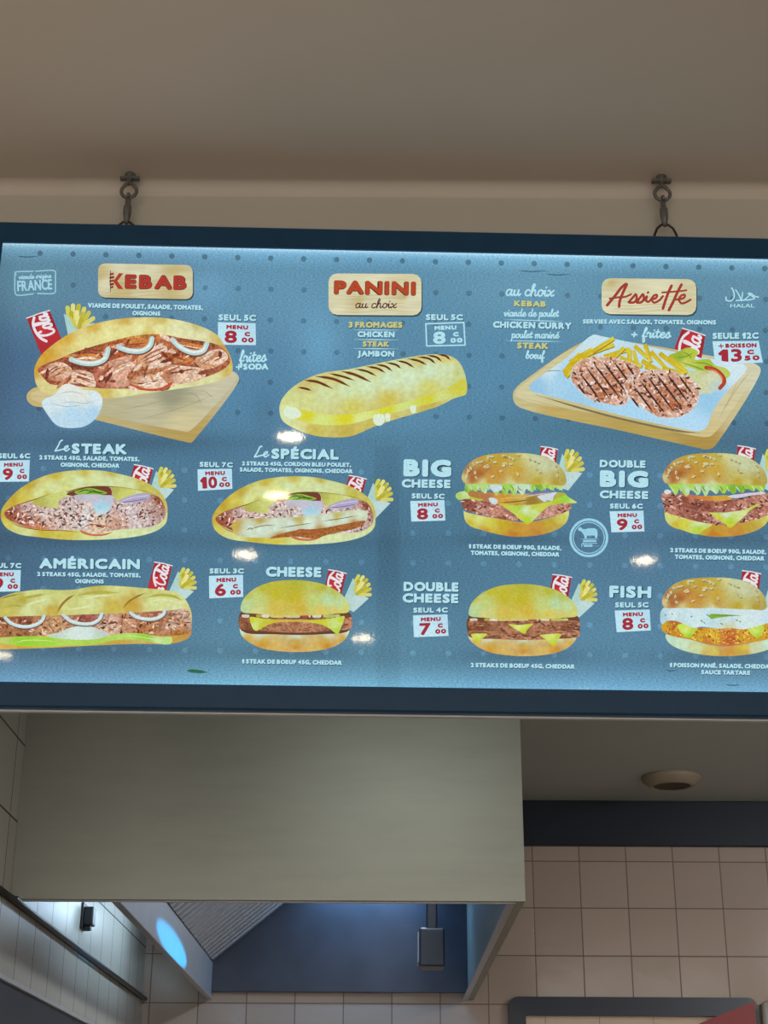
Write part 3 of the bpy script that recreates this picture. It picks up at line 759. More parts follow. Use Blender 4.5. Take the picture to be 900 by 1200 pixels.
for P, k in MP:
    cx, cy = np.mean(P, 0); c1, c2 = pal[k]
    a.poly(P, None, True, [(cx, cy, c1), (P[0][0], P[0][1], c2), (P[3][0], P[3][1], c1), (P[2][0], P[2][1], c1), (P[-1][0], P[-1][1], c2)], 2.2)
    for i in range(3):
        t = .25+.25*i; s0 = np.array(P[0])*(1-t)+np.array(P[-1])*t; s1 = np.array(P[2])*(1-t)+np.array(P[3])*t
        mid = (s0+s1)/2+np.array([0, random.uniform(-10, 10)]); s0 = s0*.85+mid*.15; s1 = s1*.85+mid*.15
        a.stroke([tuple(s0), tuple(mid), tuple(s1)], random.uniform(4, 8), random.choice([(150, 76, 48), (238, 216, 196), (170, 92, 60), (132, 54, 34)]), taper=True)
rr_ = random.Random(5); REG = P2(smooth([(100, 262), (200, 212), (390, 155), (560, 138), (780, 178), (820, 230), (690, 296), (530, 338), (300, 326), (130, 306)], True))
for q in range(95):
    x, y = rr_.uniform(95, 825), rr_.uniform(135, 340); L = rr_.uniform(10, 34); W = rr_.uniform(3, 9); an = rr_.gauss(-.45, .6)
    if not inside(*P2([(x, y)])[0], REG): continue
    ca, sa = math.cos(an), math.sin(an)
    P = [(x+L*u*ca-W*v*sa, y+L*u*sa+W*v*ca) for u, v in ((-1, .1), (-.5, -.9), (.4, -1), (1, -.2), (.6, .8), (-.4, 1))]
    a.poly(P, rr_.choice([(230, 202, 182), (216, 174, 148), (196, 136, 100), (206, 140, 76), (140, 70, 48), (112, 50, 36), (226, 190, 160), (178, 96, 64)]), False); LAY[0] -= .7
a.build('meat_strips', kb, INK_CRUMB)
a = Art(); a.stroke([(445, 325), (500, 342), (560, 340), (605, 318)], 7, (196, 70, 48)); a.build('tomato_slice', kb)
for P in ([(213, 226), (260, 240), (310, 240), (345, 222), (357, 186)], [(398, 178), (440, 192), (490, 192), (520, 172), (528, 145)], [(608, 150), (640, 180), (690, 200), (728, 192), (742, 165)]):
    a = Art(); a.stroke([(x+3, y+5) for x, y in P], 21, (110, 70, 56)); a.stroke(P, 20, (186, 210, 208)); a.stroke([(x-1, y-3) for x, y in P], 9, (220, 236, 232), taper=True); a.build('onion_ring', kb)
a = Art()
a.poly([(98, 398), (104, 385), (150, 362), (165, 345), (190, 322), (235, 330), (262, 345), (310, 350), (332, 372), (332, 410), (310, 455), (270, 485), (220, 494), (160, 485), (120, 440)],
       None, True, [(110, 400, (206, 226, 234)), (180, 380, (216, 228, 228)), (250, 370, (222, 226, 216)), (220, 440, (176, 214, 236)), (160, 470, (186, 216, 232)), (300, 440, (170, 208, 232)), (320, 380, (214, 230, 234)), (200, 340, (226, 230, 220))], 2.2)
for P in ([(160, 400), (215, 392), (270, 398), (310, 385)], [(130, 395), (190, 410), (260, 405)], [(165, 360), (215, 352), (262, 362)]): a.stroke(P, 3, (160, 186, 194), taper=True)
a.build('sauce_bowl', kb)
price('SEUL 5C', (256, 375.6), (300, 376.4), 7.2, [(255.5, 377.5), (299.5, 379), (300, 404.5), (255.5, 404)], '8')
T(0, 0, 1); fresh(4); a = Art(); a.script('frites', (280.5, 424.5), (312, 423.5), 7.0, 1.9, TXT, False)
a.text('SODA', (285, 433.4), (314.5, 433.2), 7.2, TXT, .09); a.ribbon(np.array([(277, 430.2), (282.5, 430)]), 1.6, TXT); a.ribbon(np.array([(279.7, 427.4), (279.7, 433)]), 1.6, TXT)
a.build('side_note')

# origin stamp
T(0, 0, 1); fresh(4); a = Art()
for P in ([(19, 322), (17.5, 319.5), (20, 318.6), (39, 318)], [(42, 318), (62, 317), (65, 318.4), (65, 322), (65, 341)], [(65, 341), (64, 343.5), (44, 344)], [(39, 344.5), (20, 346), (18, 344), (17.5, 322)]):
    a.ribbon(smooth(np.array(P), False, 3), 1.4, (150, 200, 218))
a.text('FRANCE', (20.5, 341.5), (61.5, 339.3), 12.2, (160, 208, 224), .035)
a.script('viande origine', (22, 327.2), (60, 325.6), 2.8, 1.1, (160, 208, 224), False)
a.build('origin_stamp')

# ================================================================= PANINI
pl = wood_badge(rr(385, 320.5, 494, 369, 10, .006))
a = Art(); fresh(8)
a.text('PANINI', (391, 345.4), (487.5, 347), 17.0, (70, 22, 20), .11)
a.text('PANINI', (391.6, 344.6), (487, 346.2), 16.0, (176, 68, 38), .08)
T(370, 310, 4.737); a.script('au choix', (218, 242), (446, 243), 26, 6, (84, 34, 30))
a.build('dish_title', pl)
T(0, 0, 1); fresh(4); a = Art()
for body, x0, x1, y, h_, col in (('3 FROMAGES', 408.5, 471.5, 384, 7, GOLD), ('CHICKEN', 419, 462.5, 395.2, 7, TXT), ('STEAK', 425, 456, 406.4, 6.6, GOLD), ('JAMBON', 419, 462, 418, 7, TXT)):
    a.text(body, (x0+.5, y+.8), (x1+.5, y+1.2), h_, DARK, .1); a.text(body, (x0, y), (x1, y+.4), h_, col, .09)
for y in (386.7, 398, 408.6): a.ribbon(np.array([(414, y), (440, y+.2), (467, y+.5)]), 1.1, TXT, True)
a.build('dish_choices')
price('SEUL 5C', (499, 375.4), (542.5, 375.6), 7, [(499, 379.5), (543.5, 378), (545, 404.5), (500, 405.5)], '8', outline=True)
T(310, 280, 3.1034); fresh(2); a = Art()
a.poly([(54, 620), (60, 590), (85, 555), (140, 515), (210, 488), (300, 475), (400, 455), (500, 435), (580, 422), (660, 422), (700, 440), (725, 480), (735, 530), (732, 565), (715, 572), (690, 580), (640, 605), (560, 632), (480, 655), (400, 682), (320, 716), (260, 722), (180, 715), (110, 690), (65, 660)],
       None, True, [(80, 570, (206, 212, 140)), (70, 640, (212, 224, 170)), (150, 530, (200, 190, 116)), (250, 500, (206, 200, 126)), (400, 470, (204, 204, 132)), (560, 440, (200, 196, 122)), (660, 432, (210, 196, 110)), (710, 490, (196, 206, 136)),
       (300, 545, (204, 222, 172)), (450, 512, (206, 228, 190)), (600, 480, (202, 226, 190)), (530, 500, (206, 228, 190)), (370, 530, (206, 226, 182)), (220, 560, (206, 218, 160)), (660, 470, (204, 224, 180)), (150, 590, (208, 214, 140)), (320, 612, (206, 200, 100)), (450, 584, (204, 190, 84)), (600, 540, (204, 206, 110)),
       (180, 700, (200, 186, 86)), (300, 700, (194, 176, 78)), (420, 665, (196, 180, 80)), (120, 680, (212, 216, 150)), (600, 610, (194, 176, 80))], 2.2)
pn = a.build('panini_picture', None, INK_BREAD)
a = Art()
a.poly([(62, 600), (75, 600), (140, 622), (240, 640), (330, 635), (440, 612), (560, 578), (660, 545), (728, 508), (733, 562), (690, 575), (600, 600), (480, 630), (380, 655), (320, 672), (240, 678), (160, 670), (110, 655), (70, 640)],
       None, True, [(80, 620, (216, 224, 150)), (160, 638, (212, 206, 40)), (300, 648, (214, 208, 36)), (450, 622, (210, 210, 50)), (600, 575, (206, 206, 56)), (700, 530, (204, 200, 70)), (200, 665, (210, 226, 130)), (350, 660, (216, 228, 140)), (500, 622, (204, 222, 130)), (640, 580, (206, 216, 130))], 2.2)
a.build('melted_cheese', pn)
for P in ([(400, 640), (395, 665), (415, 680), (435, 668), (432, 640)], [(438, 638), (442, 662), (454, 664), (456, 636)], [(530, 610), (534, 632), (548, 632), (548, 606)], [(75, 612), (72, 640), (100, 655), (135, 640), (120, 618)]):
    a = Art(); a.poly(P, (218, 234, 210)); a.build('cheese_drip', pn)
a = Art()
for i, P in enumerate(([(120, 540), (150, 545), (170, 552)], [(145, 515), (190, 520), (248, 545)], [(185, 500), (250, 510), (312, 538)], [(235, 490), (280, 500), (330, 516)], [(280, 482), (330, 495), (388, 522)], [(330, 474), (370, 482), (408, 500)], [(370, 465), (410, 472), (440, 488)], [(405, 458), (440, 465), (465, 482)], [(440, 450), (480, 460), (495, 472)], [(480, 444), (515, 452), (545, 470)], [(520, 437), (560, 445), (590, 460)], [(555, 430), (600, 438), (622, 456)], [(590, 425), (625, 432), (645, 448)], [(630, 422), (660, 428), (675, 442)])):
    a.stroke(P, 11 if i in (1, 2, 4) else 8, (170, 120, 50), taper=True)
    a.stroke(P, 6.5, (84, 46, 26), taper=True)
a.build('grill_marks', pn)

# ================================================================= PLATE
pl = wood_badge(rr(705, 326, 816, 368, 10, .012))
T(690, 310, 4.2857); fresh(8); a = Art(); RC = (158, 56, 44)
for P, w_ in (([(92, 205), (130, 160), (165, 115), (190, 98), (172, 140), (155, 185), (152, 212)], 14), ([(105, 172), (150, 165), (185, 162), (212, 150)], 10), ([(200, 190), (228, 158), (236, 150), (240, 172), (228, 190), (205, 192)], 12),
              ([(240, 190), (264, 158), (272, 150), (276, 172), (264, 190), (243, 193)], 12), ([(276, 182), (292, 160), (288, 184), (300, 188), (315, 172)], 11), ([(296, 143), (298, 140)], 11),
              ([(310, 178), (338, 168), (342, 154), (328, 156), (316, 176), (326, 192), (352, 182), (372, 160)], 11), ([(415, 108), (400, 140), (385, 180), (372, 222)], 14), ([(465, 102), (445, 140), (425, 185), (402, 230)], 14),
              ([(368, 142), (420, 138), (480, 132), (490, 130)], 9), ([(440, 178), (478, 168), (482, 154), (466, 156), (452, 176), (464, 196), (490, 190), (510, 178)], 11)):
    a.stroke([(x, y) for x, y in P], w_, RC)
a.build('dish_title', pl)
desc([('SERVIES AVEC SALADE, TOMATES, OIGNONS', (683, 379.5), (839, 380.6), 5.4)])
T(690, 310, 4.2857); fresh(4); a = Art(); a.script('+ frites', (210, 368), (410, 368), 26, 8, TXT); a.build('side_note')
T(570, 320, 7.5); fresh(4); a = Art()
a.script('au choix', (168, 198), (590, 205), 54, 14, TXT); a.build('dish_choices')
T(0, 0, 1); fresh(4); a = Art()
a.text('KEBAB', (603, 359.8), (640, 360.6), 7, (60, 84, 84), .1); a.text('KEBAB', (602.5, 359), (639.5, 359.8), 6.8, GOLD, .09)
a.text('CHICKEN CURRY', (578.4, 385), (670.4, 386.8), 8, DARK, .09); a.text('CHICKEN CURRY', (577.7, 384.3), (669.7, 386), 7.8, TXT, .09)
a.text('STEAK', (606.6, 409.4), (643, 410), 7.4, (60, 84, 84), .1); a.text('STEAK', (606, 408.6), (642.4, 409.2), 7.2, GOLD, .09)
T(570, 320, 7.5)
a.script('viande de poulet', (152, 380), (632, 384), 34, 10, TXT); a.script('poulet mariné', (218, 570), (636, 574), 34, 10, TXT); a.script('boeuf', (346, 752), (505, 755), 36, 11, TXT)
a.stroke([(160, 410), (400, 418), (670, 426)], 7, TXT, taper=True); a.stroke([(165, 596), (400, 600), (670, 604)], 7, TXT, taper=True)
a.build('dish_choices')
# arabic word and HALAL
T(690, 310, 4.2857); fresh(4); a = Art()
a.stroke([(852, 164), (835, 160), (815, 146), (800, 145), (822, 160), (832, 170), (800, 178), (775, 178)], 6, TXT)
a.stroke([(812, 150), (780, 178), (765, 182)], 5, TXT); a.stroke([(738, 128), (752, 150), (766, 176), (775, 180)], 6, TXT); a.stroke([(772, 140), (770, 160), (762, 178), (740, 182)], 6, TXT)
a.stroke([(716, 118), (724, 128), (730, 160), (722, 178), (704, 184), (690, 178), (688, 164)], 6.5, TXT)
a.text('HALAL', (710, 216), (832, 216), 18, TXT, .02, True); a.build('certification_mark')
price('SEULE 12C', (835, 397.6), (889, 397.2), 7.4, [(835, 400), (889, 399.5), (894, 425), (838, 427)], '13', '50', 'BOISSON')

T(590, 380, 2.903); fresh(2); a = Art()
a.poly([(32, 240), (40, 220), (100, 170), (270, 60), (330, 50), (720, 110), (850, 132), (874, 150), (870, 175), (730, 400), (712, 420), (690, 426), (650, 418), (400, 362), (60, 285), (38, 268)],
       None, True, [(50, 240, (196, 186, 136)), (200, 300, (188, 166, 96)), (450, 362, (180, 156, 84)), (680, 405, (170, 142, 70)), (860, 160, (206, 206, 176)), (780, 290, (200, 188, 140))], 3)
pt = a.build('plate_picture', None, INK_WOOD)
a = Art(); a.poly([(40, 238), (100, 180), (270, 70), (720, 118), (850, 138), (864, 152), (850, 180), (712, 376), (690, 384), (640, 378), (400, 320), (70, 258)], None, True,
       [(60, 236, (206, 200, 156)), (250, 280, (200, 188, 136)), (450, 335, (196, 180, 120)), (690, 365, (206, 190, 136)), (840, 160, (206, 204, 172)), (760, 280, (206, 198, 156))], 3)
for P in ([(730, 330), (770, 250), (800, 190)], [(745, 300), (800, 210), (840, 160)], [(60, 250), (200, 285), (400, 335)]): a.stroke(P, 2.5, (180, 164, 116), taper=True)
a.build('cutting_board', pt, INK_WOOD)
a = Art(); a.stroke([(110, 240), (250, 282), (400, 322), (600, 364), (668, 370)], 7, (120, 110, 80), taper=True)
a.poly([(88, 212), (96, 200), (150, 160), (210, 118), (305, 36), (330, 40), (590, 96), (760, 128), (822, 140), (828, 152), (760, 230), (715, 290), (700, 330), (690, 352), (662, 364), (600, 354), (400, 310), (250, 268), (120, 236), (95, 228)],
       None, True, [(110, 212, (150, 196, 226)), (200, 180, (160, 206, 232)), (300, 60, (196, 224, 234)), (450, 290, (168, 212, 238)), (650, 345, (176, 216, 240)), (700, 260, (150, 200, 228)), (800, 150, (206, 228, 236)), (550, 120, (190, 220, 232)), (160, 150, (200, 226, 236)), (250, 250, (156, 202, 230))], 2.5)
a.stroke([(140, 162), (170, 158), (200, 160)], 3, (120, 150, 140), taper=True)
a.build('plate', pt)
can(pt, [(799.5, 384.5), (826.5, 393), (822, 420), (790, 409)])
T(590, 380, 2.903); a = Art()
for P in ([(560, 110), (590, 95), (630, 80), (662, 95), (650, 120), (700, 120), (720, 140), (755, 150), (772, 170), (750, 190), (700, 180), (640, 150), (580, 140)], ):
    a.poly(P, None, True, [(600, 110, (150, 176, 50)), (640, 95, (176, 196, 66)), (690, 140, (164, 190, 60)), (740, 165, (186, 200, 90)), (620, 135, (196, 204, 96))], 2)
for P in ([(580, 115), (620, 110), (650, 95)], [(640, 130), (690, 135), (720, 150)], [(600, 130), (650, 145), (700, 165)], [(610, 95), (630, 105), (640, 120)]): a.stroke(P, 4, (120, 150, 36), taper=True)
a.build('lettuce', pt)
a = Art()
FR = [(205, 165, 260, 100, 16), (225, 130, 300, 85, 14), (210, 178, 235, 150, 18), (250, 115, 375, 70, 15), (300, 95, 375, 48, 14), (225, 150, 270, 120, 15), (340, 112, 430, 85, 14), (370, 120, 410, 80, 14), (430, 150, 425, 85, 15), (455, 145, 440, 90, 13), (445, 75, 490, 115, 14), (480, 70, 500, 130, 14), (470, 125, 530, 160, 15), (500, 95, 560, 160, 15), (530, 100, 620, 170, 15), (560, 115, 625, 165, 14), (480, 145, 550, 165, 14), (395, 115, 470, 145, 14), (540, 150, 615, 172, 13), (270, 120, 330, 118, 14)]
for i, (x0, y0, x1, y1, w_) in enumerate(FR):
    q = np.array([x1-x0, y1-y0], float); n_ = np.array([-q[1], q[0]])/np.linalg.norm(q)*w_/2
    P = [(x0+n_[0], y0+n_[1]), (x1+n_[0]*.9, y1+n_[1]*.9), (x1-n_[0]*.9, y1-n_[1]*.9), (x0-n_[0], y0-n_[1])]
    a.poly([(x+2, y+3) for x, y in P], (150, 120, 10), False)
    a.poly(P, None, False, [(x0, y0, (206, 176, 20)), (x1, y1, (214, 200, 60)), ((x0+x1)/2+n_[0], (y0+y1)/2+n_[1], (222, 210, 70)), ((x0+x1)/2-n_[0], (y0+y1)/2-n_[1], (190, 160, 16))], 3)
a.build('fries', pt)
a = Art(); a.poly([(625, 165), (660, 160), (700, 160), (745, 165), (750, 195), (735, 220), (700, 238), (665, 235), (640, 210)], None, True, [(650, 180, (196, 206, 150)), (700, 180, (212, 214, 180)), (720, 215, (186, 206, 196)), (670, 215, (206, 208, 160)), (690, 160, (186, 190, 120))], 2)
a.build('sauce', pt)
a = Art(); a.stroke([(688, 150), (720, 158), (745, 180), (750, 200), (735, 220)], 13, (176, 62, 40)); a.stroke([(692, 152), (722, 164), (742, 186), (742, 206)], 5, (214, 130, 90), taper=True); a.build('tomato_slice', pt)
for P in ([(232, 190), (236, 155), (262, 130), (300, 118), (360, 118), (420, 132), (462, 155), (462, 180), (430, 195), (415, 225), (420, 265), (400, 278), (350, 272), (300, 258), (262, 230)],
          [(412, 215), (425, 190), (460, 170), (520, 160), (590, 172), (640, 195), (662, 230), (650, 280), (615, 310), (570, 322), (520, 315), (470, 285), (430, 255)]):
    cx, cy = np.mean(P, 0); a = Art(); a.poly([(cx+(x-cx)*1.03, cy+(y-cy)*1.03) for x, y in P], (205, 200, 196))
    hi = [(x, y, (222, 190, 172) if i % 2 else (196, 146, 122)) for i, (x, y) in enumerate(P)]
    a.poly(P, None, True, hi+[(cx, cy, (184, 118, 86)), (cx+40, cy+40, (176, 100, 62)), (cx-40, cy-10, (196, 144, 120)), (cx+50, cy-10, (186, 126, 98)), (cx-20, cy+45, (182, 108, 70)), (cx-10, cy-45, (206, 166, 148))], 2)
    crumbs(a, P, 230, [(232, 214, 204), (206, 160, 136), (180, 116, 80), (120, 66, 48), (86, 46, 38), (222, 196, 180), (196, 130, 84), (214, 180, 166)], (4, 11), (2, 4.5), .5, .9, int(cx))
    o = a.build('grilled_patty', pt, INK_CRUMB); b = Art()
    for t in range(-150, 160, 36):
        L = []
        for q in np.linspace(-130, 130, 40):
            x, y = cx+t+q*.60, cy+q*.80
            if ((x-cx)/108)**2+((y-cy)/72)**2 < 1: L.append((x, y))
        if len(L) > 4: b.stroke([L[0], L[len(L)//3], L[2*len(L)//3], L[-1]], 6.5, (64, 36, 32), taper=True)
    b.build('grill_marks', pt)

# ================================================================= SUB SANDWICHES (steak, spécial)
def sub_sandwich(name, special, canq, fr):
    fresh(2)
    bh = behind(canq, fr)
    a = Art()
    a.poly([(4, 270), (12, 240), (40, 200), (90, 150), (150, 110), (230, 75), (320, 55), (420, 48), (520, 52), (620, 72), (700, 95), (770, 130), (815, 170), (838, 215), (842, 260), (835, 310), (800, 345), (730, 372), (620, 390), (480, 398), (340, 398), (200, 385), (90, 368), (30, 335), (8, 300)],
           None, True, [(10, 270, (196, 170, 60)), (60, 190, (190, 160, 44)), (150, 118, (190, 164, 48)), (280, 70, (196, 176, 60)), (420, 58, (196, 184, 76)), (560, 64, (190, 176, 70)), (700, 105, (196, 186, 90)),
           (200, 160, (212, 222, 150)), (265, 138, (212, 224, 160)), (400, 100, (210, 226, 170)), (545, 100, (208, 224, 170)), (665, 122, (206, 220, 160)), (130, 370, (206, 216, 150)), (540, 380, (210, 224, 170)), (330, 105, (206, 214, 136)), (480, 90, (208, 222, 160)), (600, 105, (206, 220, 160)), (720, 140, (190, 186, 80)), (800, 175, (196, 186, 92)), (120, 190, (204, 192, 80)), (240, 180, (196, 190, 80)), (620, 160, (200, 206, 120)),
           (30, 320, (206, 196, 90)), (100, 350, (204, 208, 130)), (220, 370, (196, 180, 60)), (330, 360, (204, 192, 76)), (450, 385, (206, 216, 140)), (620, 372, (210, 224, 170)), (760, 350, (206, 220, 166)), (825, 300, (204, 216, 150)), (836, 230, (196, 180, 90))], 2.2)
    o = a.build(name, None, INK_BREAD)
    b = Art()
    b.poly([(22, 262), (60, 235), (120, 212), (180, 205), (230, 222), (290, 238), (296, 200), (340, 178), (390, 165), (470, 150), (560, 135), (600, 180), (700, 165), (770, 172), (800, 185), (825, 225), (832, 265), (820, 300), (760, 335), (660, 342), (570, 350), (480, 372), (410, 352), (300, 350), (200, 345), (130, 335), (70, 310), (30, 285)],
           None, True, [(50, 260, (150, 74, 50)), (120, 300, (170, 90, 60)), (150, 240, (196, 170, 164)), (230, 270, (206, 188, 180)), (350, 230, (196, 180, 176)), (330, 320, (206, 186, 176)), (200, 330, (196, 120, 84)), (420, 300, (204, 204, 206)), (480, 340, (216, 190, 160)), (650, 250, (204, 190, 190)), (760, 230, (190, 160, 154)), (800, 200, (150, 80, 54)), (700, 310, (206, 194, 194)), (600, 320, (196, 150, 130))], 2.2)
    MEATP = [(236, 222, 214), (214, 186, 172), (196, 160, 146), (110, 66, 54), (86, 46, 38), (224, 206, 200), (150, 98, 80), (72, 40, 34)]
    crumbs(b, [(30, 265), (120, 220), (230, 228), (300, 235), (345, 190), (470, 200), (580, 215), (700, 200), (790, 190), (822, 240), (815, 295), (740, 330), (640, 336), (480, 345), (300, 340), (140, 325), (60, 300)], 330, MEATP, (5, 15), (2, 5), -.1, .9, 3)
    b.build('minced_meat', o, INK_CRUMB)
    b = Art(); b.stroke([(20, 262), (60, 236), (120, 214), (180, 196), (240, 176), (330, 160), (430, 136), (540, 132), (640, 142), (740, 160), (810, 190)], 5, (130, 90, 30), taper=True); b.stroke([(30, 290), (90, 328), (200, 350), (330, 354), (420, 366)], 4, (140, 84, 40), taper=True)
    b.poly([(330, 170), (400, 145), (470, 130), (545, 135), (562, 150), (555, 180), (430, 185)], (104, 62, 34)); b.poly([(480, 165), (520, 148), (560, 150), (556, 185)], (118, 50, 40)); b.build('dark_filling', o)
    for P in ([(160, 215), (240, 175), (340, 160), (330, 180), (296, 205), (290, 235)], [(560, 138), (620, 140), (720, 160), (640, 190), (590, 205), (568, 170)]):
        b = Art(); b.poly(P, None, True, [(P[0][0], P[0][1], (176, 176, 80)), (P[2][0], P[2][1], (206, 214, 140)), (P[3][0], P[3][1], (200, 204, 110))], 2); b.build('cheese_slice', o)
    b = Art()
    b.poly([(375, 160), (410, 148), (450, 140), (500, 150), (540, 165), (480, 178), (400, 175)], (140, 178, 64))
    for P in ([(390, 165), (430, 150), (480, 165)], [(430, 170), (470, 160), (520, 172)], [(450, 145), (490, 160), (530, 165)]): b.stroke(P, 6, (60, 100, 30), taper=True)
    b.build('lettuce', o)
    b = Art(); b.poly([(372, 180), (430, 172), (520, 176), (566, 182), (560, 240), (540, 262), (500, 272), (475, 250), (450, 210), (390, 200)], None, True, [(390, 185, (186, 180, 196)), (480, 190, (196, 190, 204)), (540, 190, (186, 190, 206)), (510, 230, (160, 208, 226)), (510, 262, (186, 220, 230))], 2); b.build('sauce_cup', o)
    b = Art(); b.poly([(600, 205), (640, 185), (700, 168), (750, 170), (755, 185), (730, 205), (660, 215), (610, 212)], (172, 164, 196))
    b.stroke([(615, 205), (660, 190), (715, 182), (745, 178)], 4, (206, 204, 222)); b.stroke([(620, 212), (680, 205), (735, 195)], 4, (120, 100, 150)); b.build('onion_slice', o)
    if special:
        b = Art(); b.poly([(110, 322), (100, 305), (140, 275), (300, 265), (450, 258), (600, 240), (780, 225), (800, 240), (790, 282), (640, 318), (480, 352), (300, 365), (150, 358), (118, 345)], None, True, [(120, 300, (190, 166, 70)), (250, 275, (180, 160, 80)), (450, 268, (186, 176, 96)), (650, 250, (190, 180, 100)), (200, 320, (206, 222, 200)), (260, 318, (208, 226, 208)), (500, 292, (208, 228, 210)), (680, 268, (206, 226, 204)), (330, 312, (206, 226, 206)), (400, 305, (204, 224, 206)), (600, 280, (206, 224, 204)), (760, 255, (206, 222, 196)), (350, 358, (176, 140, 60)), (560, 332, (180, 136, 60)), (740, 296, (176, 130, 60))], 2)
        for P in ([(190, 325), (260, 305), (330, 300)], [(340, 318), (450, 300), (520, 290)], [(560, 282), (660, 268), (760, 250)], [(180, 330), (200, 316), (215, 330)]): b.stroke(P, 4, (120, 100, 76), taper=True)
        b.build('breaded_cutlet', o, INK_BREAD)
        b = Art(); b.poly([(300, 368), (420, 330), (560, 318), (700, 292), (790, 280), (760, 310), (620, 345), (520, 370), (440, 360)], (158, 96, 44)); b.build('crust', o, INK_CRUMB)
    b = Art(); b.poly([(400, 350), (470, 372), (560, 362), (590, 345), (540, 375), (480, 382), (420, 370)], (196, 110, 70)); b.stroke([(405, 350), (450, 325), (520, 330), (580, 340)], 5, (176, 70, 50), taper=True); b.build('tomato_slice', o)
    attach(bh, o)
    return o

def behind(cq, fr):
    """can and carton printed behind the dish; parented to it once it exists"""
    keep = list(TR); n0 = len(COL.objects); before = set(COL.objects)
    can(board, cq); fries(board, *fr)
    TR[:] = keep
    return [o for o in COL.objects if o not in before]
def attach(objs, main):
    for o in objs: o.parent = main


T(0, 540, 4.286)
sub_sandwich('steak_sandwich_picture', False, [(157.5, 544), (179.7, 549), (167.5, 592), (145.5, 587)], (190, 568, 24, .4))
T(247.7, 547.5, 4.378)
sub_sandwich('cutlet_sandwich_picture', True, [(409.4, 556.7), (429.5, 561), (417.5, 604), (397, 600)], (443.5, 583, 25, .45))

LE = ([(274, 60), (266, 64), (256, 84), (242, 107)], [(242, 107), (258, 104), (282, 98)], [(280, 100), (296, 92), (299, 85), (289, 87), (283, 98), (290, 107), (305, 98)])
def le(x0, y0):
    T(x0, y0, 3.75); fresh(4); a = Art()
    for P in LE: a.stroke(P, 6.5, TXT)
    a.build('title_article')
title('STEAK', (84, 531.8), (148.8, 532.6), 12.2); le(0, 500)
desc([('2 STEAKS 45G, SALADE, TOMATES,', (46, 538.6), (163.5, 540.8), 5.2), ('OIGNONS, CHEDDAR', (71, 547.2), (140, 548.5), 5.2)])
price('SEUL 6C', (-2, 537.4), (35.6, 537.4), 6, [(-4, 540), (35, 539), (33.9, 564.3), (-3, 564.8)], '9')
title('SPÉCIAL', (318, 537.8), (397, 538.8), 12.2); le(233.6, 507)
desc([('2 STEAKS 45G, CORDON BLEU POULET,', (283.5, 545.6), (411.5, 547.4), 5.0), ('SALADE, TOMATES, OIGNONS, CHEDDAR', (281, 552.8), (413.4, 554.9), 5.0)])
price('SEUL 7C', (233.9, 547.3), (272.8, 548), 6, [(231.5, 550), (271.7, 549.3), (272.3, 573), (232, 575.2)], '10')

# ================================================================= AMÉRICAIN
T(0, 655, 3.75); fresh(2)
bh = behind([(181.3, 658.2), (201.9, 662.5), (190, 712), (168, 707)], (214, 686, 24, .5))
a = Art()
a.poly([(-125, 260), (-110, 215), (-60, 192), (0, 172), (60, 150), (120, 141), (180, 135), (260, 138), (330, 135), (400, 123), (470, 118), (550, 122), (620, 128), (700, 135), (780, 150), (812, 175), (830, 205), (842, 240), (842, 300), (836, 340), (800, 362), (740, 374), (600, 374), (400, 382), (200, 392), (0, 398), (-90, 396), (-125, 350)],
       None, True, [(0, 200, (190, 180, 90)), (60, 165, (186, 186, 96)), (130, 150, (206, 214, 140)), (220, 145, (196, 204, 120)), (320, 142, (196, 200, 120)), (420, 130, (186, 180, 86)), (520, 128, (206, 212, 136)), (650, 135, (196, 200, 120)), (760, 152, (206, 210, 130)),
       (40, 230, (196, 186, 90)), (120, 225, (208, 216, 150)), (230, 225, (196, 170, 66)), (300, 210, (206, 210, 130)), (400, 190, (208, 216, 146)), (500, 215, (200, 180, 76)), (580, 205, (196, 160, 60)), (680, 200, (210, 218, 150)), (780, 205, (212, 220, 160)), (820, 240, (206, 196, 120)),
       (830, 330, (190, 140, 60)), (740, 360, (196, 150, 60)), (300, 385, (204, 160, 56)), (100, 392, (206, 164, 60)), (500, 378, (196, 160, 64)), (-60, 392, (206, 164, 60)), (200, 180, (206, 216, 150)), (100, 180, (176, 166, 60))], 2.2)
am = a.build('baguette_picture', None, INK_BREAD)
attach(bh, am)
a = Art()
for P, w_ in (([(250, 240), (270, 205), (300, 175), (330, 158)], 10), ([(540, 220), (565, 190), (600, 168), (640, 150)], 9), ([(0, 178), (40, 165), (90, 155)], 5)): a.stroke(P, w_, (150, 116, 44), taper=True)
for P in ([(330, 165), (400, 150), (460, 148), (520, 150)], [(640, 172), (700, 160), (760, 165), (800, 182)], [(90, 175), (150, 165), (200, 155)], [(20, 215), (60, 205), (100, 210)]): a.stroke(P, 12, (176, 170, 70), taper=True)
for P in ([(350, 180), (420, 165), (500, 160)], [(650, 190), (720, 180), (790, 195)], [(300, 225), (360, 215), (420, 205)], [(110, 205), (160, 190), (215, 178)]): a.stroke(P, 8, (214, 226, 168), taper=True)
a.build('crust_scoring', am)
a = Art()
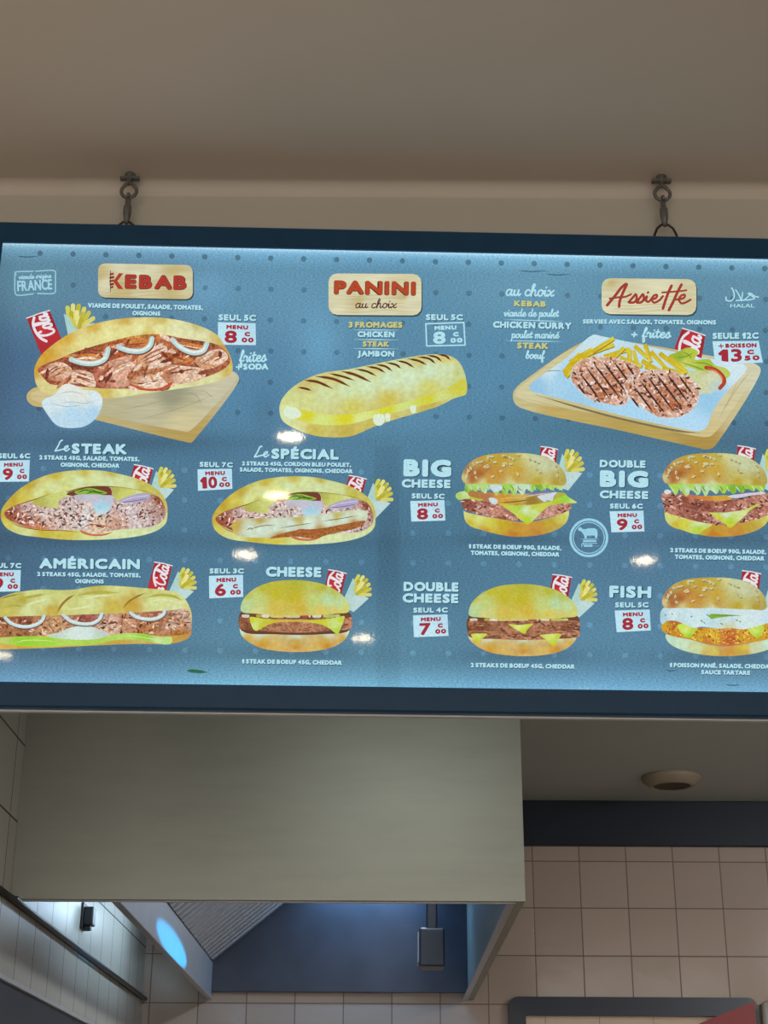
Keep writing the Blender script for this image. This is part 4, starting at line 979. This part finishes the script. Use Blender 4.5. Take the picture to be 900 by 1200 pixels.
a.poly([(-115, 265), (-60, 258), (0, 256), (150, 252), (300, 248), (450, 243), (600, 236), (740, 228), (825, 224), (838, 260), (838, 320), (800, 335), (700, 338), (560, 332), (480, 332), (300, 340), (120, 342), (0, 345), (-110, 345)],
       None, True, [(-40, 290, (150, 90, 56)), (100, 280, (140, 74, 56)), (200, 310, (186, 140, 96)), (60, 320, (160, 110, 70)), (260, 290, (190, 150, 110)), (380, 262, (150, 80, 70)), (480, 300, (206, 176, 156)), (560, 280, (190, 140, 110)), (660, 300, (180, 124, 80)), (760, 280, (190, 150, 130)), (820, 240, (200, 176, 160)), (780, 325, (170, 110, 50)), (620, 325, (160, 100, 56)), (700, 250, (160, 90, 74))], 2.2)
crumbs(a, [(-110, 275), (0, 268), (300, 262), (600, 250), (820, 232), (832, 300), (780, 325), (560, 325), (300, 332), (0, 338), (-110, 338)], 300, [(214, 178, 150), (186, 128, 90), (150, 90, 60), (226, 200, 176), (120, 64, 44), (196, 150, 116), (90, 44, 32), (170, 110, 60)], (5, 16), (2, 5.5), -.05, .8, 5)
a.build('minced_meat', am, INK_CRUMB)
a = Art(); a.poly([(-115, 348), (0, 350), (60, 345), (140, 342), (210, 345), (300, 350), (480, 338), (560, 328), (640, 332), (700, 345), (757, 348), (752, 374), (720, 378), (640, 362), (520, 358), (420, 378), (300, 384), (180, 388), (90, 386), (0, 372), (-115, 372)],
       None, True, [(0, 360, (186, 206, 110)), (100, 365, (150, 206, 50)), (200, 365, (160, 210, 60)), (300, 375, (176, 214, 90)), (400, 360, (170, 206, 80)), (560, 345, (176, 214, 100)), (640, 348, (150, 200, 60)), (730, 360, (186, 220, 130)), (700, 370, (196, 226, 150))], 2)
for P in ([(60, 375), (100, 362), (180, 360), (260, 368)], [(520, 345), (580, 340), (640, 350), (720, 362)]): a.stroke(P, 3, (210, 230, 160), taper=True)
a.build('lettuce', am)
a = Art(); a.poly([(205, 340), (260, 325), (330, 300), (400, 300), (460, 322), (485, 335), (440, 352), (360, 358), (280, 354), (230, 348)], None, True, [(230, 342, (190, 210, 196)), (360, 310, (206, 226, 220)), (360, 345, (212, 230, 220)), (460, 330, (190, 206, 190))], 2); a.build('white_cheese', am)
for P in ([(25, 262), (50, 285), (100, 300), (150, 295), (185, 275), (195, 255)], [(280, 250), (310, 275), (360, 288), (410, 285), (440, 265), (448, 245)], [(575, 240), (600, 258), (650, 268), (690, 264), (720, 245), (724, 230)]):
    a = Art(); a.stroke([(x+1, y+4) for x, y in P], 17, (110, 74, 60)); a.stroke(P, 15, (190, 214, 216)); a.stroke([(x, y-2) for x, y in P], 6, (216, 232, 232), taper=True); a.build('onion_ring', am)
title('AMÉRICAIN', (46, 666.3), (164, 667.4), 12.2)
desc([('2 STEAKS 45G, SALADE, TOMATES,', (43.5, 675.2), (164.8, 676.8), 5.0), ('OIGNONS', (88, 683.6), (121.6, 684), 5.0)])
price('SEUL 7C', (-14, 665.6), (25, 666), 6, [(-16, 668), (24.5, 668), (23.5, 692.8), (-15, 694)], '9')

# ================================================================= PLAIN BURGERS (cheese, double cheese)
def plain_burger(name, dx, dy, double, cq, fr):
    fresh(2); T(270+dx, 660+dy, 5.625); bh = behind(cq, fr); a = Art()
    a.poly([(62, 440), (68, 425), (130, 428), (260, 445), (450, 458), (640, 445), (760, 425), (782, 425), (784, 450), (765, 490), (715, 535), (640, 565), (540, 582), (430, 587), (310, 580), (200, 560), (120, 520), (76, 480)],
           None, True, [(80, 445, (206, 224, 196)), (200, 460, (206, 224, 200)), (430, 472, (196, 214, 190)), (640, 462, (202, 218, 190)), (770, 445, (206, 220, 190)), (110, 500, (206, 170, 70)), (220, 520, (200, 164, 60)), (430, 520, (196, 164, 66)), (620, 515, (200, 164, 64)), (740, 500, (206, 170, 76)), (200, 550, (206, 150, 50)), (430, 560, (196, 130, 40)), (640, 550, (200, 140, 44)), (430, 582, (214, 190, 110)), (300, 575, (210, 176, 90)), (560, 575, (210, 180, 96))], 2)
    o = a.build(name, None, INK_BREAD); attach(bh, o)
    def patty(y0, y1, sag):
        b = Art(); b.poly([(62, y0+8), (75, y0), (250, y0-2), (450, y0-4), (650, y0-2), (780, y0-2), (798, y0+8), (798, y1-12), (770, y1-2), (640, y1+sag*.5), (450, y1+sag), (260, y1+sag*.6), (90, y1), (64, y1-14)],
               None, True, [(80, y0+15, (150, 96, 64)), (130, y1-8, (120, 70, 46)), (250, y0+20, (156, 104, 74)), (320, y1, (170, 116, 84)), (450, y0+20, (150, 96, 66)), (500, y1, (176, 122, 92)), (620, y0+18, (166, 110, 80)), (700, y1-6, (130, 76, 52)), (780, y0+18, (176, 124, 96))], 2); crumbs(b, [(70, y0+8), (250, y0+4), (450, y0+2), (650, y0+4), (792, y0+8), (790, y1-14), (640, y1), (450, y1+6), (260, y1), (72, y1-14)], 70, [(170, 116, 88), (150, 96, 70), (120, 70, 48), (186, 136, 108), (104, 58, 40)], (10, 40), (2, 6), .05, .25, int(y0)); b.build('patty', o, INK_CRUMB)
    def garnish(y0):
        b = Art(); b.poly([(62, y0), (250, y0-4), (600, y0-6), (790, y0-4), (798, y0+14), (640, y0+22), (400, y0+26), (200, y0+22), (70, y0+18)], (104, 64, 40))
        for x0, x1, c_ in ((75, 125, (206, 200, 186)), (170, 205, (176, 160, 50)), (205, 258, (214, 214, 190)), (262, 360, (206, 196, 110)), (360, 460, (196, 200, 150)), (470, 515, (170, 70, 60)), (515, 530, (220, 200, 190)), (540, 600, (206, 210, 186)), (610, 690, (176, 186, 96)), (690, 722, (186, 196, 120))):
            b.poly([(x0, y0+4), ((x0+x1)/2, y0), (x1, y0+4), (x1-2, y0+18), ((x0+x1)/2, y0+22), (x0+2, y0+17)], c_)
        b.build('garnish', o)
    b = Art(); b.poly([(70, 322), (300, 335), (600, 335), (782, 322), (788, 440), (600, 470), (300, 470), (72, 445)], (96, 58, 38)); b.build('filling_shade', o)
    if not double:
        patty(350, 440, 20); garnish(340)
        b = Art(); b.poly([(128, 358), (200, 366), (300, 374), (450, 376), (600, 374), (700, 360), (752, 352), (748, 378), (728, 430), (708, 468), (690, 462), (660, 438), (600, 408), (500, 392), (380, 388), (280, 398), (230, 418), (190, 442), (165, 448), (146, 428), (132, 390)], None, True,
               [(140, 375, (196, 206, 40)), (165, 415, (206, 222, 130)), (200, 425, (190, 196, 40)), (300, 385, (206, 180, 50)), (450, 382, (206, 176, 60)), (600, 385, (196, 200, 50)), (700, 400, (200, 222, 140)), (720, 380, (196, 210, 50)), (705, 450, (180, 210, 60)), (250, 390, (196, 196, 50))], 2); b.build('cheese_slice', o)
    else:
        garnish(338); patty(358, 410, 8); patty(420, 468, 14)
        for P in ([(330, 378), (400, 384), (490, 376), (455, 410), (438, 440), (405, 428), (365, 404)], [(82, 445), (130, 440), (190, 444), (160, 470), (130, 492), (104, 482), (90, 462)], [(535, 452), (600, 444), (678, 444), (655, 480), (632, 520), (605, 506), (570, 474)]):
            P = [(x+(0 if P[0][0] < 300 else 0), y) for x, y in P]; b = Art()
            b.poly(P, None, True, [(P[0][0], P[0][1], (200, 212, 70)), (P[1][0], P[1][1], (212, 226, 120)), (P[4][0], P[4][1], (190, 206, 40)), (P[2][0], P[2][1], (196, 206, 60))], 2); b.build('cheese_slice', o)
    b = Art(); dyb = 0
    b.poly([(68, 312), (70, 280), (90, 235), (140, 185), (200, 150), (280, 125), (360, 116), (430, 114), (510, 120), (600, 138), (680, 172), (740, 215), (775, 260), (784, 300), (778, 325), (700, 335), (560, 345), (420, 348), (280, 345), (150, 334), (85, 328)],
           None, True, [(90, 300, (176, 206, 150)), (120, 260, (186, 210, 146)), (180, 240, (190, 206, 120)), (110, 220, (190, 190, 80)), (220, 160, (186, 182, 50)), (300, 200, (190, 180, 40)), (420, 125, (176, 176, 50)), (420, 220, (190, 178, 36)), (450, 300, (204, 176, 60)), (300, 300, (206, 184, 76)), (560, 250, (190, 206, 120)), (640, 240, (180, 214, 164)), (720, 270, (186, 214, 156)), (760, 300, (206, 206, 110)), (600, 160, (180, 182, 60)), (680, 190, (180, 190, 90)), (600, 320, (214, 196, 90)), (180, 318, (206, 206, 130)), (420, 344, (206, 190, 90)), (700, 325, (210, 196, 100))], 2)
    b.build('top_bun', o, INK)
    return o
plain_burger('cheeseburger_picture', 0, 0, False, [(385.2, 667.1), (406, 671.6), (395.5, 715), (374.7, 710.5)], (419, 694, 24, .5))
plain_burger('double_cheeseburger_picture', 267.2, 4.8, True, [(648, 672.7), (669.9, 676.1), (662, 722), (640, 718)], (683.5, 700, 24, .5))
title('CHEESE', (311.5, 675.8), (376.5, 676.6), 11.8)
desc([('1 STEAK DE BOEUF 45G, CHEDDAR', (283.2, 777.6), (400.8, 779.4), 5.3)])
price('SEUL 3C', (245.6, 672.2), (285.9, 672.3), 6, [(244.8, 675), (284.8, 673.6), (285, 699.5), (245.3, 701.3)], '6')
title('DOUBLE', (472.8, 692.8), (537.3, 693.6), 11); title('CHEESE', (471.7, 706.2), (537.3, 707), 11)
desc([('2 STEAKS DE BOEUF 45G, CHEDDAR', (551.5, 782), (673.6, 784), 5.3)])
price('SEUL 4C', (484.3, 718.2), (524.8, 717.9), 6, [(484, 721.2), (524.3, 719.9), (525.6, 745.2), (485, 746.8)], '7')

# ================================================================= SEEDED BURGERS
def seeded_bun(o):
    b = Art()
    b.poly([(64, 240), (62, 215), (75, 180), (105, 140), (150, 105), (210, 82), (290, 70), (380, 66), (470, 67), (560, 78), (630, 98), (690, 135), (730, 180), (748, 225), (750, 262), (735, 278), (640, 276), (520, 272), (400, 266), (300, 268), (180, 266), (100, 268), (78, 262)],
           None, True, [(80, 230, (206, 190, 130)), (110, 190, (160, 96, 50)), (130, 230, (170, 100, 44)), (180, 200, (166, 96, 40)), (220, 160, (186, 120, 50)), (150, 130, (190, 160, 80)), (240, 100, (190, 168, 56)), (330, 110, (190, 156, 50)), (300, 200, (190, 140, 50)), (420, 90, (186, 170, 70)), (420, 180, (196, 160, 54)), (420, 240, (190, 150, 50)), (250, 245, (196, 150, 60)),
           (540, 110, (196, 206, 160)), (600, 150, (196, 206, 166)), (560, 200, (190, 186, 110)), (560, 250, (186, 160, 44)), (660, 160, (190, 196, 150)), (690, 210, (180, 170, 90)), (680, 255, (176, 150, 50)), (735, 240, (176, 160, 80)), (400, 264, (206, 206, 150)), (200, 262, (206, 196, 130)), (620, 272, (196, 190, 110)), (480, 70, (206, 206, 140))], 2)
    b.build('top_bun', o, INK)
    for x, y, an in ((140, 140, 1), (120, 165, 1.2), (165, 130, -.4), (190, 125, -.3), (100, 195, 1.4), (95, 220, 1.3), (150, 195, 1.5), (158, 230, .8), (225, 150, -.5), (232, 162, -.6), (215, 160, .6), (280, 128, -.2), (320, 186, -.1), (266, 222, -.3), (340, 138, .4), (338, 150, -.3), (352, 136, .5), (385, 140, 0), (350, 90, .2), (378, 96, .8), (400, 108, .9), (338, 86, -.2), (430, 206, 1.2), (240, 92, -.2), (235, 108, 1.2), (262, 92, 0), (510, 106, .5), (540, 118, .5), (562, 128, .5), (555, 175, .9), (575, 192, .3), (680, 150, .8), (688, 185, .8), (692, 216, 1.3), (436, 78, .1), (105, 180, .7)):
        b = Art(); ca, sa = math.cos(an), math.sin(an); q = [(x+13*ca*u-8*sa*v, y+13*sa*u+8*ca*v) for u, v in ((-1, 0), (-.4, -.85), (.5, -.8), (1.1, 0), (.5, .8), (-.4, .85))]
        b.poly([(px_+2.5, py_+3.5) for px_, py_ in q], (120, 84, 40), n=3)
        LAY[0] -= 1
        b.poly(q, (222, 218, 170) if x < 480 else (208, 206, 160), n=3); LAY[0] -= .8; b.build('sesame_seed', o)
    LAY[0] += 2
BOT = [(76, 440), (82, 448), (200, 478), (330, 500), (480, 520), (600, 500), (700, 470), (765, 440), (768, 470), (750, 520), (700, 562), (600, 598), (500, 612), (400, 614), (300, 598), (200, 572), (120, 545), (84, 505)]
def bottom_bun(a):
    a.poly(BOT, None, True, [(90, 470, (206, 206, 120)), (110, 520, (200, 186, 60)), (180, 490, (214, 220, 130)), (240, 530, (206, 206, 80)), (330, 540, (196, 170, 40)), (420, 560, (190, 150, 44)), (480, 540, (200, 150, 60)), (560, 550, (196, 146, 56)), (640, 530, (190, 160, 50)), (720, 490, (196, 196, 90)), (760, 460, (210, 214, 120)), (400, 606, (190, 120, 40)), (560, 596, (190, 130, 50)), (220, 570, (196, 150, 50)), (680, 560, (186, 160, 70))], 2)
def ruffle(o, y, x0=95, x1=735, h_=60, nm='lettuce'):
    b = Art(); n_ = 13
    n_ = 9; r2 = random.Random(int(y*7+x1+h_))
    P = [(x0+(x1-x0)*i/n_, y-30) for i in range(n_+1)]
    xx = x1
    while xx > x0+12:
        t = (xx-x0)/(x1-x0); dep = h_*(.55+.45*math.sin(math.pi*min(1, t*1.1+.05)))*r2.uniform(.75, 1.1)
        P += [(xx, y+dep*.35), (xx-r2.uniform(8, 14), y+dep*.8), (xx-r2.uniform(20, 30), y+dep), (xx-r2.uniform(38, 46), y+dep*.7)]
        xx -= r2.uniform(52, 78)
    b.poly(P, None, True, [(x, y+random.uniform(-5, h_*.7), random.choice([(140, 190, 50), (160, 206, 80), (120, 170, 50), (180, 214, 130), (196, 222, 190), (170, 206, 70)])) for x in np.linspace(x0, x1, 26)], 2, pw=3)
    for i in range(12):
        x = x0+(x1-x0)*(i+.5)/12; b.stroke([(x-10, y-6), (x+random.uniform(-6, 14), y+16), (x+random.uniform(4, 24), y+h_*.55)], 5, random.choice([(206, 230, 200), (70, 120, 40), (196, 224, 160)]), taper=True)
    b.build(nm, o)
def seed_patty(o, P, dark=(140, 78, 60)):
    b = Art(); cx = [p[0] for p in P]; lo, hi = min(cx), max(cx)
    b.poly(P, None, True, [(x, y, random.choice([(176, 110, 92), (150, 84, 70), (196, 140, 120), (130, 70, 56), (206, 160, 146)])) for x, y in [(lo+(hi-lo)*random.random(), random.choice(P)[1]+random.uniform(-20, 20)) for _ in range(26)]], 2, pw=3)
    crumbs(b, P, 110, [(206, 164, 150), (176, 116, 98), (140, 80, 64), (104, 52, 42), (222, 186, 170), (160, 96, 78), (84, 44, 36)], (6, 20), (3, 7), 0, .7, int(lo+hi+len(P)))
    b.build('patty', o, INK_CRUMB)
# --- big cheese
T(530, 520, 5.625); fresh(2); bh = behind([(634, 522.7), (653.6, 526.2), (648, 572), (628, 568)], (667, 549, 26, .35))
a = Art(); bottom_bun(a); o = a.build('big_burger_picture', None, INK_BREAD); attach(bh, o)
seed_patty(o, [(62, 375), (120, 365), (250, 370), (400, 390), (600, 400), (760, 395), (782, 402), (780, 432), (740, 455), (640, 485), (520, 505), (400, 508), (280, 492), (170, 465), (90, 440), (66, 410)])
b = Art(); b.poly([(100, 310), (200, 320), (400, 330), (600, 330), (745, 330), (760, 372), (640, 392), (520, 402), (400, 406), (280, 396), (200, 375), (120, 360)], None, True, [(120, 340, (170, 120, 60)), (220, 355, (176, 116, 70)), (330, 350, (206, 140, 50)), (430, 385, (190, 150, 50)), (520, 380, (150, 120, 40)), (640, 360, (186, 150, 96)), (720, 350, (170, 176, 60)), (330, 385, (206, 160, 60)), (450, 350, (206, 180, 110))], 2); b.stroke([(290, 368), (380, 360), (470, 352), (540, 345)], 12, (206, 176, 80), taper=True); b.stroke([(300, 392), (420, 384), (520, 368)], 7, (110, 100, 30), taper=True); b.build('sauce', o)
b = Art(); b.poly([(22, 352), (28, 330), (60, 318), (98, 316), (110, 345), (205, 372), (190, 378), (100, 366), (40, 372)], None, True, [(40, 350, (170, 206, 100)), (80, 330, (196, 222, 150)), (150, 365, (176, 190, 50))], 2); b.build('cheese_slice', o)
b = Art(); b.poly([(300, 396), (420, 408), (520, 406), (640, 386), (720, 350), (745, 342), (822, 388), (815, 394), (720, 396), (640, 410), (590, 450), (540, 505), (495, 536), (470, 520), (410, 470), (350, 425)], None, False, [(330, 405, (196, 200, 60)), (440, 420, (170, 206, 50)), (540, 425, (190, 200, 40)), (480, 445, (206, 228, 190)), (540, 448, (200, 222, 150)), (490, 500, (176, 206, 40)), (460, 480, (196, 210, 50)), (740, 360, (150, 206, 60)), (800, 388, (196, 220, 110)), (680, 380, (176, 200, 50)), (590, 430, (196, 206, 70))], 2); b.build('cheese_slice', o)
ruffle(o, 282)
for P in ([(240, 365), (262, 358), (300, 378), (290, 400), (270, 404), (250, 390)], [(560, 352), (600, 340), (650, 328), (688, 325), (668, 350), (658, 380), (625, 375), (612, 388), (590, 378)], [(245, 280), (290, 275), (330, 285), (320, 310), (270, 320)]): b = Art(); b.poly(P, (200, 216, 222)); b.build('onion_piece', o)
b = Art(); b.stroke([(480, 345), (560, 332), (640, 322), (690, 322)], 8, (150, 120, 160), taper=True); b.stroke([(470, 350), (560, 340), (640, 328)], 4, (206, 200, 216), taper=True); b.build('onion_slice', o)
seeded_bun(o)
# --- double big cheese
T(765.2, 520.2, 5.625); fresh(2); bh = behind([(864.7, 521.8), (885.3, 525.7), (880, 571), (859, 567)], (902, 549, 26, .35))
a = Art(); bottom_bun(a); o = a.build('double_big_burger_picture', None, INK_BREAD); attach(bh, o)
b = Art(); b.poly([(90, 470), (160, 488), (260, 510), (390, 532), (340, 565), (290, 596), (200, 572), (110, 535), (86, 500)], None, True, [(110, 490, (206, 214, 120)), (200, 530, (206, 206, 70)), (300, 560, (180, 206, 40)), (300, 525, (206, 226, 170)), (150, 540, (200, 180, 56))], 2); b.build('cheese_slice', o)
seed_patty(o, [(66, 400), (110, 400), (300, 425), (500, 440), (700, 415), (790, 395), (800, 440), (760, 470), (640, 510), (520, 532), (420, 534), (300, 515), (170, 480), (88, 450)])
seed_patty(o, [(56, 338), (70, 325), (200, 340), (400, 368), (560, 365), (700, 335), (790, 330), (806, 350), (800, 395), (700, 420), (560, 448), (430, 455), (300, 440), (170, 415), (80, 398), (58, 370)])
b = Art(); b.poly([(368, 455), (480, 456), (600, 440), (690, 395), (700, 402), (640, 440), (580, 500), (508, 558), (470, 530), (420, 500)], None, False, [(400, 462, (196, 206, 90)), (480, 466, (206, 228, 190)), (580, 462, (206, 224, 150)), (500, 510, (180, 206, 40)), (505, 545, (190, 206, 50)), (670, 410, (190, 200, 60)), (440, 500, (196, 200, 50))], 2); b.build('cheese_slice', o)
b = Art(); b.poly([(180, 330), (300, 345), (400, 345), (500, 345), (520, 365), (420, 380), (300, 368), (200, 350)], None, True, [(250, 350, (190, 110, 70)), (340, 355, (206, 130, 50)), (440, 365, (206, 160, 60))], 2); b.build('sauce', o)
ruffle(o, 286, 95, 735, 64)
b = Art(); b.poly([(490, 350), (540, 338), (640, 325), (720, 320), (740, 330), (640, 345), (540, 362)], (206, 206, 214)); b.stroke([(540, 338), (620, 325), (700, 322)], 7, (130, 90, 150), taper=True); b.build('onion_slice', o)
b = Art(); b.poly([(70, 318), (90, 305), (118, 318), (110, 332), (80, 334)], (210, 220, 220)); b.build('onion_piece', o)
seeded_bun(o)
# --- fish
T(765, 660, 6.667); fresh(2); bh = behind([(870, 668.2), (891.7, 672), (886, 717), (865, 713)], (912, 694, 26, .35))
a = Art(); a.poly([(100, 560), (200, 570), (300, 600), (450, 640), (560, 650), (700, 635), (850, 605), (950, 575), (960, 620), (920, 665), (820, 700), (680, 722), (540, 728), (400, 718), (260, 690), (160, 650), (110, 605)],
               None, True, [(130, 590, (186, 220, 190)), (220, 640, (196, 222, 190)), (350, 680, (196, 214, 160)), (480, 680, (206, 190, 90)), (600, 670, (206, 150, 60)), (700, 670, (210, 180, 60)), (800, 660, (200, 214, 170)), (900, 620, (190, 220, 196)), (560, 720, (196, 150, 60)), (400, 712, (206, 180, 90)), (700, 712, (196, 160, 66)), (550, 660, (200, 150, 90))], 2)
o = a.build('fish_burger_picture', None, INK_BREAD); attach(bh, o)
b = Art(); b.poly([(65, 490), (100, 455), (180, 450), (300, 500), (560, 500), (800, 500), (900, 460), (960, 470), (950, 570), (860, 605), (740, 625), (560, 648), (420, 630), (300, 600), (190, 580), (110, 556), (72, 525)],
               None, True, [(100, 490, (206, 160, 40)), (150, 460, (180, 100, 44)), (180, 540, (196, 130, 40)), (380, 560, (206, 170, 40)), (480, 560, (214, 180, 50)), (560, 540, (196, 110, 60)), (600, 600, (190, 90, 50)), (700, 560, (210, 160, 40)), (780, 580, (206, 150, 40)), (900, 520, (206, 160, 44)), (340, 520, (170, 90, 40)), (650, 520, (190, 110, 50)), (420, 610, (196, 120, 40))], 2); crumbs(b, [(80, 500), (160, 465), (320, 515), (560, 510), (800, 515), (940, 480), (930, 560), (740, 615), (560, 638), (420, 620), (200, 570), (90, 540)], 260, [(226, 190, 60), (206, 150, 40), (170, 96, 40), (216, 170, 50), (150, 74, 40), (236, 206, 90), (190, 110, 50)], (5, 16), (3, 7), 0, 1.2, 9); b.build('breaded_fish', o, INK)
for P in ([(190, 490), (230, 475), (280, 490), (345, 510), (320, 550), (285, 588), (250, 580), (215, 540)], [(740, 515), (800, 490), (860, 485), (870, 520), (845, 560), (820, 590), (780, 570)]):
    b = Art(); b.poly(P, None, True, [(P[1][0], P[1][1], (196, 220, 60)), (P[3][0], P[3][1], (190, 206, 60)), (P[5][0], P[5][1], (150, 200, 30)), (P[6][0], P[6][1], (180, 210, 50)), ((P[0][0]+P[4][0])/2, (P[0][1]+P[4][1])/2, (206, 226, 120))], 2); b.build('cheese_slice', o)
b = Art(); b.poly([(55, 430), (60, 385), (84, 352), (200, 345), (400, 350), (600, 355), (800, 360), (940, 355), (965, 420), (960, 462), (900, 470), (840, 488), (760, 510), (700, 520), (600, 510), (520, 515), (440, 505), (370, 500), (320, 508), (250, 482), (180, 455), (110, 455), (72, 480), (58, 460)],
               None, True, [(80, 420, (170, 206, 216)), (160, 410, (206, 228, 232)), (300, 430, (200, 226, 232)), (450, 460, (186, 220, 226)), (600, 430, (196, 222, 230)), (700, 480, (206, 228, 226)), (800, 440, (206, 226, 230)), (900, 430, (196, 220, 230)), (600, 490, (200, 206, 170)), (350, 470, (206, 230, 232)), (200, 445, (190, 216, 220))], 2)
for x, y, l_ in ((430, 412, 16), (300, 420, 10), (380, 455, 14), (535, 478, 12), (655, 450, 10), (680, 460, 9), (150, 402, 8), (400, 470, 8), (95, 410, 6)): b.stroke([(x-l_, y-l_*.4), (x, y), (x+l_*.6, y+l_*.8)], 7, (70, 96, 60), taper=True)
b.build('tartare_sauce', o)
b = Art(); b.poly([(440, 405), (520, 402), (640, 410), (700, 412), (600, 420), (500, 432), (450, 440)], (130, 170, 60)); b.stroke([(450, 410), (540, 412), (690, 412)], 5, (90, 130, 50), taper=True); b.build('lettuce', o)
T(765-.6, 665.8, 5.625)
seeded_bun(o)
title('BIG', (472.5, 558.4), (528.8, 559.4), 20.4, bold=.10); title('CHEESE', (470.7, 571.4), (528, 572.3), 10)
price('SEUL 5C', (482.4, 584.3), (521, 584.8), 6, [(480.8, 587.3), (520.8, 586), (521.9, 610), (482, 611.3)], '8')
desc([('1 STEAK DE BOEUF 90G, SALADE,', (549, 642.8), (658, 645), 5.2), ('TOMATES, OIGNONS, CHEDDAR', (551.5, 650.5), (655.5, 652.5), 5.2)])
title('DOUBLE', (702.7, 547.6), (756.5, 548.5), 8.8); title('BIG', (702.7, 570.8), (759.7, 571.8), 19.8, bold=.10); title('CHEESE', (702.7, 584), (759.7, 585), 9.4)
price('SEUL 6C', (714.7, 596.2), (753.3, 596.4), 6, [(714.4, 599.3), (754, 598.5), (755.2, 622.8), (716.5, 623.9)], '9')
desc([('2 STEAKS DE BOEUF 90G, SALADE,', (785.3, 647.3), (898, 649.6), 5.2), ('TOMATES, OIGNONS, CHEDDAR', (790.7, 655.2), (895.7, 657.2), 5.2)])
title('FISH', (713.9, 700.3), (763.2, 701.2), 14)
price('SEUL 5C', (720.8, 712), (760, 711.9), 6, [(720.3, 715.6), (761.3, 714.3), (762.7, 738.8), (722.7, 740.9)], '8')
desc([('1 POISSON PANÉ, SALADE, CHEDDAR,', (784.5, 782), (908, 784), 5.3), ('SAUCE TARTARE', (821.6, 790.3), (879, 791.2), 5.2)])

# beef stamp
T(650, 590, 7.5); fresh(4); a = Art()
for r_, w_ in ((160, 22), (136, 8)):
    t = np.linspace(0, 2*math.pi, 49); P = np.stack([300+r_*np.cos(t), 302+r_*np.sin(t)], 1)
    a.ribbon(P2(P), w_/7.5, (150, 206, 226)); LAY[0] -= 1
LAY[0] += 1
a.poly([(203, 226), (215, 212), (232, 210), (240, 222), (262, 228), (300, 218), (350, 218), (374, 232), (378, 270), (372, 306), (356, 306), (352, 285), (330, 280), (300, 284), (284, 282), (280, 308), (264, 308), (258, 280), (245, 262), (232, 244), (212, 240)], (150, 206, 226), False)
a.stroke([(218, 314), (300, 313), (390, 314)], 6, (150, 206, 226), taper=True)
a.poly([(250, 322), (365, 322), (368, 338), (248, 340)], (150, 206, 226), False)
a.stroke([(245, 350), (370, 350)], 6, (150, 206, 226)); a.stroke([(240, 380), (238, 362), (252, 352)], 7, (150, 206, 226))
a.script('races', (252, 380), (330, 380), 18, 7, (150, 206, 226)); a.stroke([(320, 376), (390, 374)], 12, (150, 206, 226), taper=True)
a.build('beef_stamp')
T(0, 0, 1); fresh(4); a = Art(); a.stroke([(219, 785.8), (228, 786.6), (243, 788)], 4, (40, 100, 70), taper=True); a.build('printed_leaf')

# ------------------------------------------------------------------ hanging hooks
def hook(px, py, lab):
    """screw eye in the ceiling corner with a snap hook carrying the board"""
    d = ray(px, py); yy = 2.318; p = CAM + d*(yy/d[1])
    k = empty('hanging_hook', (p[0], yy, ZC)); tag(k, lab, 'hook', 'hooks carrying the menu board')
    bm = bmesh.new(); lathe(bm, [(0, 0), (.009, 0), (.0095, -.003), (.006, -.006), (.0045, -.010), (.0045, -.016), (0, -.016)], 24)
    add_box(bm, -.017, .017, -.005, .005, -.012, -.007)
    bm_obj('ceiling_anchor', bm, IRON, k, 0, False)
    bm = bmesh.new(); R_ = .0135; zc = -.036
    P = [(0, 0, -.012), (0, 0, -.018), (.006, 0, -.022)] + [(R_*math.sin(a), 0, zc+R_*math.cos(a)) for a in np.linspace(.75, 2*math.pi-.75, 22)] + [(-.006, 0, -.022), (-.001, .002, -.019)]
    tube(bm, P, .0032, 10); bm_obj('eye', bm, IRON, k, 0, True)
    zt = (ZB+FZ1) - ZC
    bm = bmesh.new()
    tube(bm, [(0, -.0065, -.052), (0, -.0045, -.0445), (0, 0, -.042), (0, .0045, -.0445), (0, .0065, -.052)], .003, 8)
    tube(bm, [(0, 0, -.047), (0, 0, -.052), (0, 0, -.066), (0, 0, -.068), (0, 0, -.083), (.0, 0, -.090), (0, 0, zt+.026)], [.004, .0048, .0048, .007, .0072, .006, .0035], 14)
    bm_obj('snap_hook', bm, IRON, k, 0, True)
    bm = bmesh.new(); tube(bm, [(-.021, 0, zt-.004), (-.019, 0, zt+.008), (-.014, 0, zt+.021), (-.006, 0, zt+.0285), (0, 0, zt+.030), (.006, 0, zt+.0285), (.014, 0, zt+.021), (.019, 0, zt+.008), (.021, 0, zt-.004)], .0022, 8)
    bm_obj('hanger_wire', bm, BLACK, k, 0, True)
hook(148, 262, 'dull iron hook carrying the menu board above the kebab picture')
hook(780, 276, 'dull iron hook carrying the menu board above the plate picture')
